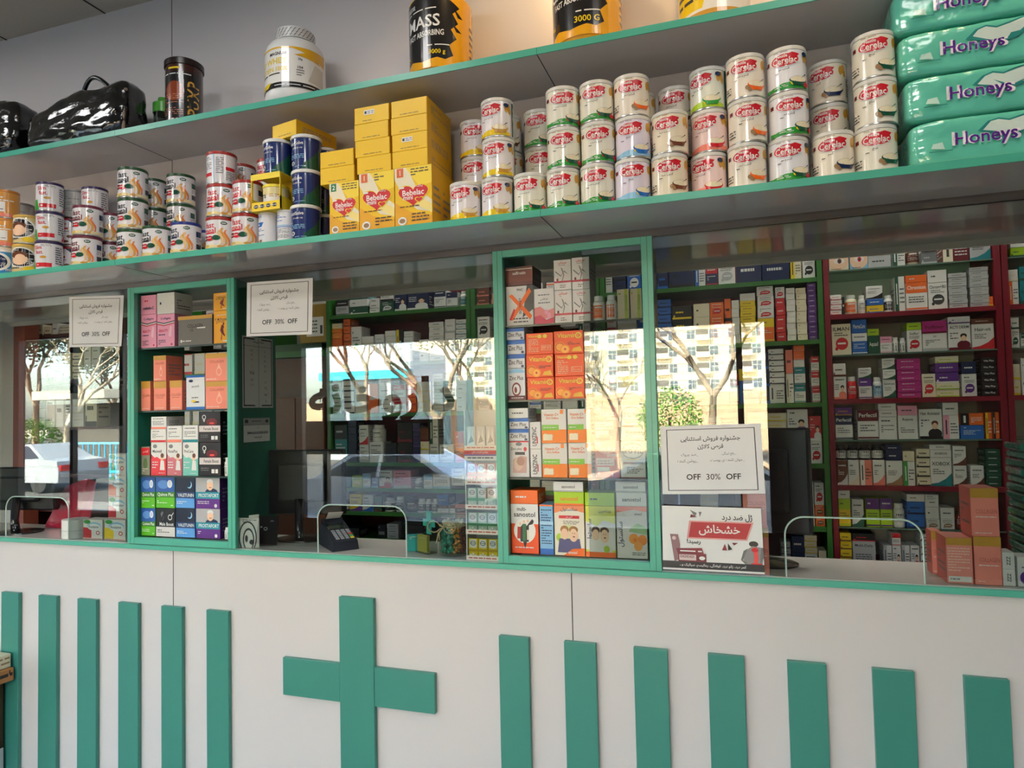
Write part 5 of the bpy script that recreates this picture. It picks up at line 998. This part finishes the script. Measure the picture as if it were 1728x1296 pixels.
# salmon collagen cartons and small white ones at the right end of the counter
cp = ('#ee8e80', '#d8685c', ['b G 80 100', 'T #c86a5c 9 56 52 76 COLLAGEN', 'l w 1 16 38 90 43', 'l w 1 12 5 84 9'])
cpt = ('#ee9488', '#d8685c', ['b G 84 100', 'l #f8d0c4 9 6 26 90 80', 'r w 6 4 94 16', 'l a 1 12 6 80 14'])
def cbox(a, b, Y, z, h, spec, label, rz=0., d=.1):
    x0 = onY(a, 930, Y).x; x1 = onY(b, 930, Y).x
    thing('collagen_carton', carton(x1-x0-.001, h, d, spec), label, 'carton', ((x0+x1)/2, Y+d/2, z), rz, 'salmon cartons standing on the counter')
hB = onY(1690, 915, .03).z-ZT
cbox(1643, 1690, .03, ZT, .134, cp, 'salmon carton with gold top, right one on the counter')
cbox(1596, 1641, .03, ZT, .128, cpt, 'salmon carton with gold top showing its small print')
cbox(1572, 1590, .135, ZT, .128, cp, 'salmon carton standing behind the others', d=.06)
cbox(1641, 1689, .032, ZT+.1345, .134, cp, 'salmon carton with gold top, upper one on the right')
cbox(1257, 1298, .012, ZT, .142, cp, 'salmon carton behind the pain gel poster, lower one', d=.07)
cbox(1256, 1296, .012, ZT+.1425, .142, cp, 'salmon carton behind the pain gel poster, upper one', d=.07)
for k in range(2):
    x0 = onY(1692, 960, .03).x; x1 = onY(1713, 960, .03).x
    thing('small_carton', carton(x1-x0, .046, .06, ('#e2e0dc', '#cfccc8', ['V x 30 50 50 60 ZZZ'])), 'small white carton at right counter end, %s one' % ('lower', 'upper')[k], 'carton', ((x0+x1)/2, .06, ZT+k*.0465), 0, 'small white cartons')
x0 = onY(1717, 960, .03).x; x1 = x0+.05
thing('small_carton', carton(.05, .082, .06, ('#e2e0dc', '#cfccc8', ['e v 40 30 30 22', 'T x 10 50 84 80 NO', 'l x 1 20 60 80 70'])), 'white carton with purple mark at the right picture edge', 'carton', (x0+.025, .06, ZT))
# leaning pile of teal wrapped packs
for k in range(16):
    m = MB(); m.bev(-.09, .09, -.07, .07, 0, .021, '#1d6a5a', FILM, .004); m.box(-.07, .07, -.0712, -.0702, .006, .009, '#8fc0b2', CARD)
    if k == 0: PROTO['tw'] = m.mesh('wrapped_pack')
    X = onY(1694, 800, .23).x+.1
    thing('wrapped_pack', PROTO['tw'], 'thin teal wrapped pack, %s of the pile at the far right' % (LV[k] if k < 12 else ('thirteenth up', 'fourteenth up', 'fifteenth up', 'topmost')[k-12]), 'pack', (X+((k*7) % 3-1)*.003, .235-.06, ZT+.0245*k+.0005), ((k*5) % 3-1)*.03, 'teal wrapped packs')
# ================================================================ notices
def sheet(name, pts, ops, label, cat, Y, base='#e4e4e6', t=.0006, rz=0):
    """pts: pixel corners (left top, right top, right bottom, left bottom) on the plane Y"""
    P3 = [onY(x, y, Y) for x, y in pts]; lt, rt, rb_, lb_ = P3
    w = ((rt-lt).length+(rb_-lb_).length)/2; h = ((lt-lb_).length+(rt-rb_).length)/2
    def f(x, y, e):
        u, v = x/w, y/h; q = (lb_*(1-u)+rb_*u)*(1-v)+(lt*(1-u)+rt*u)*v; return (q.x, Y-t-.0001-e, q.z)
    m = MB(); a = [(p.x, Y, p.z) for p in (lb_, rb_, rt, lt)]; b = [(p[0], Y-t, p[2]) for p in a]
    m.face(b, base, CARD); m.face(a[::-1], base, CARD)
    for i in range(4): j = (i+1) % 4; m.face([a[i], a[j], b[j], b[i]], base, CARD)
    decor(m, ops, w, h, f, CARD, 0, random.Random(2), .00012)
    thing(name, m, label, cat)
sale = ['r x 6 5 94 95', 'r #e4e4e6 7 6 93 94', 'T k 8.5 50 80 62 جشنواره فروش استثنایی', 'T k 8 50 68.5 32 قرص کلاژن', 't x 5.5 68 58 24 _رفع تیرگی', 't x 5.5 29 57 22 _ضد چروک', 't x 5.5 66 48.5 40 _جوان کننده ی پوست', 't x 5.5 27 48 24 _روشن کننده', 'T k 8.6 32 25 24 OFF', 't k 8.6 51.5 25 17 30%', 'T k 8.6 71 25 24 OFF']
YS = -.0008
sheet('sale_notice', ((117, 501), (209, 498.5), (205, 584), (117, 586)), sale, 'white sale notice taped on the left window', 'notice', .0035)
sheet('sale_notice', ((417, 477), (528, 469), (526.5, 564), (416, 568)), sale, 'white sale notice taped on the middle window', 'notice', .0035)
sheet('sale_notice', ((1114, 720), (1283.5, 714.5), (1291.5, 833), (1118, 834)), sale, 'white sale notice taped above the pain gel poster', 'notice', .0035)
man = ['e k 91 45 4.5 4.5', 'p #8a8a8c 86 8 98 8 100 30 98 40 90 42 84 36 80 24 82 14', 'p #6e6e70 81 34 85 38 80 20 84 16 82 14 78 20', 'p #6e6e70 98 40 100 40 100 24 96 14', 'p #e04a4a 90 40 94 40 95 24 93 10 90 10 91 26', 'e r 92 36 3.4 3', 'p r 86 8 99 8 98 16 88 16']
sheet('pain_gel_poster', ((1117, 853), (1284, 858), (1290.5, 969), (1119, 960)), ['b w 0 100']+man+['b #2a2a2e 3 14', 'T w 6.5 50 8.5 92 کمر درد، زانو درد، کوفتگی، رماتیسم، سیاتیک و...', 'T k 12 76 84 30 ژل ضد درد', 'p #d89a98 25 50 85 50 92 78 28 78', 'p #a82430 27 52 84 52 90 76 30 76', 'T w 17 58 64 50 خشخاش', 'T k 9 32 45 17 رسید!', 'p a 29 95 34 84 36 90', 'p m 29 83 36 84 30 88', 'p a 38 92 41 92 39 84', 'p #8a2c34 60 34 63 44 65 34', 'p k 66 34 66 45 70 36', 'p m 70 46 76 46 72 42',
  'p #8e6a70 8 56 16 56 18 40 16 16 12 14', 'e #d8c4c4 12 50 2 3', 'p #7a2c38 14 34 40 36 42 26 16 24', 'r #6e2430 16 14 44 27', 'r #d8c8c8 17 16 34 25', 'T #6e2430 5 25 22 14 KHASHKHASH', 'l w 1 18 28 40 33', 'e w 40 20 3 3'], 'white pain gel poster with a dark red banner and a sore back', 'poster', -.0065, base='#e8e6e6')
# price list and card notices on the cabinet side panel
def panel_sheet(name, y0, y1, z0, z1, ops, label, X=-1.877-.0165):
    pass
XS = -1.8945
def onpanel(name, a, b, ytop, ybot, ops, label, base='#dcdadb'):
    p0 = onX(a, (ytop+ybot)/2, XS); p1 = onX(b, (ytop+ybot)/2, XS); zt_ = onX(a, ytop, XS).z; zb_ = onX(a, ybot, XS).z
    w = p1.y-p0.y; h = zt_-zb_; m = MB(); m.box(XS, XS+.0006, p0.y, p1.y, zb_, zt_, base, CARD)
    decor(m, ops, w, h, lambda x, y, e: (XS+.0008+e, p0.y+x, zb_+y), CARD, 0, random.Random(9), .00015); thing(name, m, label, 'notice')
    return p0.y, p1.y
onpanel('price_list', 409, 460, 566, 688, ['r x 3 2 97 98', 'r #dcdadb 6 4 94 96', 'e #dcdadb 50 50 40 49', 'T k 4 52 93 60 تعرفه داروخانه', 'b x 86.5 87', 'v x 51 52', 't k 4 74 80 20 ۵۰', 't k 4 74 73 20 ۲۰۰', 't k 4 74 66 20 ۳۰۰', 't k 4 74 59 20 ۴۰۰', 't k 4 74 52 20 ۷۰۰', 't m 4 28 80 14 ۹۲', 't m 4 28 74 14 ۲۱', 't m 4 28 67 14 ۴', 't m 4 28 58 14 ۵', 'T m 5 28 49 16 ۷/۵', 't m 4 28 39 18 ۱۱۷', 't m 4 28 32 18 ۸۷', 't k 4 74 36 16 ۱۰۰', 't k 4 74 28 16 ۷۵', 'T k 4 74 18 16 ۷۲', 't k 4 74 9 16 ۱۰'], 'printed price list with handwritten figures on the green panel left of the middle window')
onpanel('bank_card_notice', 411, 455, 706, 747, ['b #8a8888 70 73', 'b #a8a6a8 73 100', 'l x 1 30 82 64 92', 'r x 4 80 16 94', 'e x 88 86 6 7', 't x 7 52 58 20 کارت', 'T k 11 52 38 90 5894-6315-7328-2033', 'T k 12 52 18 46 اکرم فرهمند'], 'small grey bank number notice on the green panel, below the price list')
# ================================================================ front left corner: cartons on a stand
Yr = -.03
def cb(px, z0, z1, col, ops, lb, w=.4, d=.3):
    x1 = onY(px, 1200, Yr).x; m = MB(); m.bev(x1-w, x1, Yr-d, Yr, z0, z1, col, CARD, .002)
    decor(m, ops, d, z1-z0, lambda x, y, e: (x1+.0004+e, Yr-d+x, z0+y)); thing('goods_box', m, lb, 'box')
z = [onY(10, y, Yr).z for y in (1296, 1262, 1145, 1124, 1101)]
cb(7, .001, z[1], '#c9c9cc', ['l x 2 20 70 94 90'], 'grey white box at the lower left picture corner, lowest of the pile')
cb(6, z[1]+.001, z[2]-.001, '#4a3620', ['b #3a2a18 0 10'], 'dark brown box in the pile at the lower left edge')
cb(23, z[2], z[3], '#a9743e', ['l k 1 80 20 98 90', 'e k 94 70 1 20'], 'tan box with black handwriting at the left picture edge')
cb(18, z[3]+.001, z[4], '#d8d0b4', ['l h 2 60 20 98 90'], 'cream box topmost of the pile at the left picture edge')
# ================================================================ the street behind the viewer, seen mirrored in the panes
def R_(x, y, Ym): p = onY(x, y, Ym); return Vector((p.x, -Ym, p.z))
ZS = -.55
struct('street', MB().box(-90, 60, -60, -8.2, ZS-.1, ZS, '#3c3b39', MATTE))
m = MB(); m.box(-90, 60, -8.2, -5.1, ZS-.1, -.03, '#7d776e', PAINT)
for i in range(60): m.box(-30+i*.6, -30+i*.6+.006, -8.2, -5.11, -.03, -.028, '#7d766c', MATTE)
struct('sidewalk', m)
struct('ground', MB().box(-160, 120, -170, -60, ZS-.2, ZS-.02, '#9a8f7c', MATTE))
struct('wall_upper_building', MB().box(-10.5, 3.3, -5.1, 6, 3.51, 5.6, '#b8ab9c', MATTE))  # unseen upper storeys above the shop, height set for the shadow they cast
# apartment block
YD = 122
m = MB(); m.box(-62, 34, -YD-14, -YD, ZS, 24, '#ece2c8', MATTE)
for z in (3.4, 6.4, 9.3, 12.3, 15.3, 18.3): m.box(-62, 34, -YD, -YD+.12, z, z+.3, '#f4ecd8', MATTE)
ap = [('wall', m)]
wm = MB(); wm.box(-.85, .85, 0, .08, -.95, .95, '#f6f0e0', MATTE); wm.box(-.7, .7, .081, .1, -.8, .8, '#46525a', GLOSS); wm.box(-.04, .04, .101, .12, -.8, .8, '#e8e4da', MATTE); wm.box(-.7, .7, .101, .12, .1, .18, '#e8e4da', MATTE)
bm_ = MB(); bm_.box(-1.1, 1.1, .0, .06, -1, 1.1, '#4a4640', MATTE); bm_.box(-1.2, 1.2, .061, 1., -1.15, -1, '#efe6d0', MATTE); bm_.box(-1.2, 1.2, .92, 1., -1, -.2, '#efe6d0', MATTE)
wme, bme = wm.mesh('window'), bm_.mesh('balcony')
bl = bpy.data.objects.new('apartment_building', None); COLL.objects.link(bl); tagit(bl, 'cream apartment block across the street, mirrored in the glass', 'building'); obj('wall', m, bl)
for k in range(-6, 5):
    for z in (5.5, 8.5, 11.4, 14.4, 17.4):
        for dx, me in ((0, wme), (3.2, wme), (5.15, bme)):
            X = -10.5+7.05*k+dx
            if -60 < X < 32: obj('window' if me is wme else 'balcony', me, bl, (X, -YD+.002, z))
# stone retaining wall, kiosk with a cyan fascia
m = MB(); m.box(-30, 12, -32.6, -32, ZS, 2.3, '#c8a584', MATTE)
for i in range(9): m.box(-30, 12, -32, -31.985, ZS+.02+i*.31, ZS+.04+i*.31, '#a5856a', MATTE)
thing('retaining_wall', m, 'long peach stone retaining wall across the street, mirrored in the glass', 'wall')
a = R_(545, 640, 26); b = R_(692, 590, 26)
m = MB(); m.box(a.x, b.x, -30, -26, ZS, b.z, '#cfd6da', MATTE); m.box(a.x-.1, b.x+.1, -25.99, -25.8, a.z+.3, b.z+.2, '#eef3f6', PLAST); m.box(a.x-.1, b.x+.1, -25.99, -25.78, a.z-.1, a.z+.3, '#3fb4cc', PLAST)
for i in range(7): m.box(a.x+.4+i*1.1, a.x+1.2+i*1.1, -25.98, -25.9, ZS+.6, a.z-.3, '#3a4a52', GLOSS)
thing('kiosk_building', m, 'low white shop building with cyan fascia, mirrored in the middle glass', 'building')
a = R_(105, 662, 22); b = R_(215, 690, 22)
m = MB(); m.box(a.x-1, b.x, -26, -22, ZS, b.z+.3, '#4a4640', MATTE); m.box(a.x, b.x+.3, -22, -20.5, a.z-.4, a.z, '#e6dcc4', MATTE)
thing('canopy_building', m, 'dark low building with a cream canopy, mirrored in the left glass', 'building')
m = MB(); a = R_(120, 790, 17); b = R_(215, 790, 17)
for i in range(26): x = a.x+(b.x-a.x+4)*i/25; m.box(x, x+.05, -17.03, -17, ZS, .75, '#2f8fc0', PAINT)
m.box(a.x, b.x+4, -17.04, -16.99, .7, .78, '#7ac4e0', PAINT); m.box(a.x, b.x+4, -17.04, -16.99, ZS+.2, ZS+.28, '#2f8fc0', PAINT)
thing('street_fence', m, 'light blue metal fence across the street, mirrored in the left glass', 'fence')
# trees
def tree(name, loc, H, seed, label, leaf=None, bark='#7a6a58', spread=1., lean=0, depth=5, twig=1):
    rn = random.Random(seed); m = MB(); tips = []
    def br(p, d, L, r, k):
        q = p+d*L; mid = p+d*L*.5+Vector((rn.uniform(-1, 1), rn.uniform(-1, 1), 0))*L*.06
        m.tube([p, mid, q], [r, r*.85, r*.68], bark, BARK, 5 if k > 2 else 3)
        if k == 0: tips.append(q); return
        for i in range(3 if k < 4 else 2+(k == depth)):
            a = rn.uniform(0, 2*PI); t = rn.uniform(.35, .8)*spread; nd = (d+Vector((math.cos(a), math.sin(a), rn.uniform(-.1, .5)))*t).normalized()
            br(q, nd, L*rn.uniform(.6, .82), r*.62, k-1)
        if k < 3: tips.append(q)
    br(Vector((0, 0, 0)), Vector((lean, 0, 1)).normalized(), H*.3, H*.022, depth)
    ps = [('trunk', m)]
    if leaf:
        lf = MB()
        for t in tips:
            for i in range(leaf[1]):
                c = t+Vector((rn.gauss(0, 1), rn.gauss(0, 1), rn.gauss(0, .8)))*leaf[2]; u = Vector((rn.uniform(-1, 1), rn.uniform(-1, 1), rn.uniform(-1, 1))).normalized(); v = u.orthogonal().normalized(); s_ = leaf[3]
                lf.face([c-u*s_, c+v*s_*.5, c+u*s_, c-v*s_*.5], leaf[0], MATTE)
        ps.append(('foliage', lf))
    thing(name, ps, label, 'tree', loc)
def gl(x, y, Ym): p = R_(x, y, Ym); return (p.x, p.y, ZS)
tree('bare_tree', gl(740, 700, 14), 6.4, 3, 'bare tree with thick bent branches, mirrored in the middle glass', spread=1.15, depth=7)
tree('bare_tree', gl(1205, 700, 24), 8.5, 8, 'bare tree in front of the cream block, mirrored in the right glass', spread=1.2, depth=6)
tree('bare_tree', gl(620, 700, 22), 8, 12, 'bare tree before the white shop, mirrored in the middle glass', spread=1.2, depth=7)
tree('bare_tree', gl(1045, 700, 22), 5, 21, 'small bare tree, mirrored in the right cabinet glass', spread=1.2, depth=5)
tree('bare_tree', gl(112, 760, 18), 6.6, 5, 'pale barked bare tree, mirrored in the left glass', bark='#b8a890', spread=1.3, depth=6)
tree('pine_tree', gl(60, 760, 24), 10, 6, 'dark evergreen tree at the left, mirrored in the left glass', leaf=('#2e4224', 26, .45, .16), spread=.9, depth=4)
tree('pine_tree', gl(190, 760, 38), 10, 9, 'dark evergreen tree at the right, mirrored in the left glass', leaf=('#37502a', 26, .45, .16), spread=.9, depth=4)
tree('leafy_tree', gl(800, 760, 34), 9, 19, 'olive leafed tree behind the bare one, mirrored in the middle glass', leaf=('#7a7a3c', 14, .5, .12), spread=1, depth=5)
for k, (px, py, Ym, r, lb) in enumerate(((1130, 705, 24, 1.15, 'rounded green bush, mirrored in the right glass'), (60, 745, 18, .9, 'yellow green bush, mirrored in the left glass'))):
    c = R_(px, py, Ym); lf = MB(); rn2 = random.Random(k)
    for i in range(1500):
        u = Vector((rn2.gauss(0, 1), rn2.gauss(0, 1), rn2.gauss(0, 1))).normalized()*r*rn2.uniform(.7, 1.1); q = Vector((c.x, c.y, c.z))+u; a = Vector((rn2.uniform(-1, 1), rn2.uniform(-1, 1), rn2.uniform(-1, 1))).normalized(); b = a.orthogonal().normalized()
        lf.face([q-a*.07, q+b*.04, q+a*.07, q-b*.04], '#5c8a2c', MATTE)
    st = MB(); st.tube([(c.x, c.y, ZS), (c.x, c.y, c.z)], .06, '#5a4a38', BARK, 6)
    thing('bush', [('foliage', lf), ('stem', st)], lb, 'bush')
# cars
def car(loc, rz, col, label):
    key = ('car', col)
    if key not in PROTO:
        prof = [(-2.15, .32), (-2.2, .6), (-2.1, .85), (-1.25, .98), (-.55, 1.42), (.75, 1.46), (1.55, 1.02), (2.1, .95), (2.2, .6), (2.15, .32)]
        def halfw(z): return .86 if z < .9 else .86-(z-.9)*.42
        m = MB(); n = len(prof); vs = [(x, -halfw(z), z) for x, z in prof]+[(x, halfw(z), z) for x, z in prof]
        m.idx(vs, [tuple(range(n))[::-1], tuple(range(n, 2*n))]+[(i, (i+1) % n, n+(i+1) % n, n+i) for i in range(n)], col, GLOSS, False)
        g = MB()
        for s_ in (-1, 1):
            for q in ([(-1.08, 1.03), (-.5, 1.37), (.05, 1.39), (.05, 1.0)], [(.12, 1.0), (.12, 1.39), (.7, 1.4), (1.35, 1.04)]):
                g.face([(x, s_*(halfw(z)+.006), z) for x, z in q], '#1a2024', GLOSS)
        g.face([(-1.2, -.68, 1.02), (-1.2, .68, 1.02), (-.6, .6, 1.41), (-.6, -.6, 1.41)], '#1a2024', GLOSS); g.v[-4:] = [(x-.02, y, z+.01) for x, y, z in g.v[-4:]]
        w = MB(); w.lathe([(.2, -.1, '#9a9c9e', METAL), (.2, .0, '#9a9c9e', METAL), (.32, .0, '#18181a', MATTE), (.32, .2, '#18181a', MATTE), (.1, .2, '#18181a', MATTE)], 24); w.v = [(x, z, y) for x, y, z in w.v]
        l = MB(); l.box(-2.21, -2.12, -.8, -.5, .62, .78, '#e8e8e8', GLOSS); l.box(-2.21, -2.12, .5, .8, .62, .78, '#e8e8e8', GLOSS); l.box(2.12, 2.21, -.8, -.5, .66, .84, '#b01820', GLOSS); l.box(2.12, 2.21, .5, .8, .66, .84, '#b01820', GLOSS)
        PROTO[key] = [m.mesh('car_body'), g.mesh('car_windows'), w.mesh('car_wheel'), l.mesh('car_lights')]
    P_ = PROTO[key]; o = bpy.data.objects.new('car', None); COLL.objects.link(o); o.location = loc; o.rotation_euler[2] = rz; tagit(o, label, 'car', 'parked cars')
    obj('body', P_[0], o); obj('side_windows', P_[1], o); obj('lights', P_[3], o)
    for sx in (-1.35, 1.35):
        for sy in (-1, 1): obj('wheel', P_[2], o, (sx, sy*.74-.1*(sy > 0)-.1*(sy < 0), .33))
car(gl(665, 800, 9.6), 0, '#c2c5c8', 'white car parked in front, mirrored low in the middle glass')
car(gl(1190, 800, 9.6), PI, '#b9bcbe', 'silver car parked in front, mirrored behind the right notice')
car(gl(55, 800, 13.5), 0, '#8f9498', 'pale grey car mirrored low in the left glass')
car(gl(1047, 730, 45), PI, '#e6e8ea', 'distant white car mirrored in the right cabinet glass')
# no entry sign
c = R_(1142, 746, 8.6); m = MB(); m.tube([(c.x, c.y-.03, -.03), (c.x, c.y-.03, c.z+.2)], .02, 'A', METAL, 8); f = MB(); f.lathe([(.13, 0, 'r', GLOSS), (.13, .01, 'r', GLOSS)], 32); f.box(-.09, .09, -.025, .025, .0101, .0115, 'w', GLOSS)
f.v = [(x+c.x, z+c.y, y+c.z) for x, y, z in f.v]
thing('road_sign', [('pole', m), ('face', f)], 'round red no entry sign, mirrored through the right notice', 'sign')
# lettering and dark band on the shopfront glass
m = MB(); vs, fs, tw, th = text_polys('داروخانه', 2.4); x0, x1, z0, z1 = -5.08, -3.1, 1.5, 2.05
m.idx([(x0+(x1-x0)*u/tw, -5.044, z0+(z1-z0)*v/th) for u, v in vs], fs, '#1d1512', PLAST, False); m.box(-5.13, -3.25, -5.046, -5.0445, 1.13, 1.54, '#2a2320', PLAST)
thing('window_lettering', m, 'dark pharmacy lettering and band on the shopfront glass, mirrored in the middle', 'lettering')
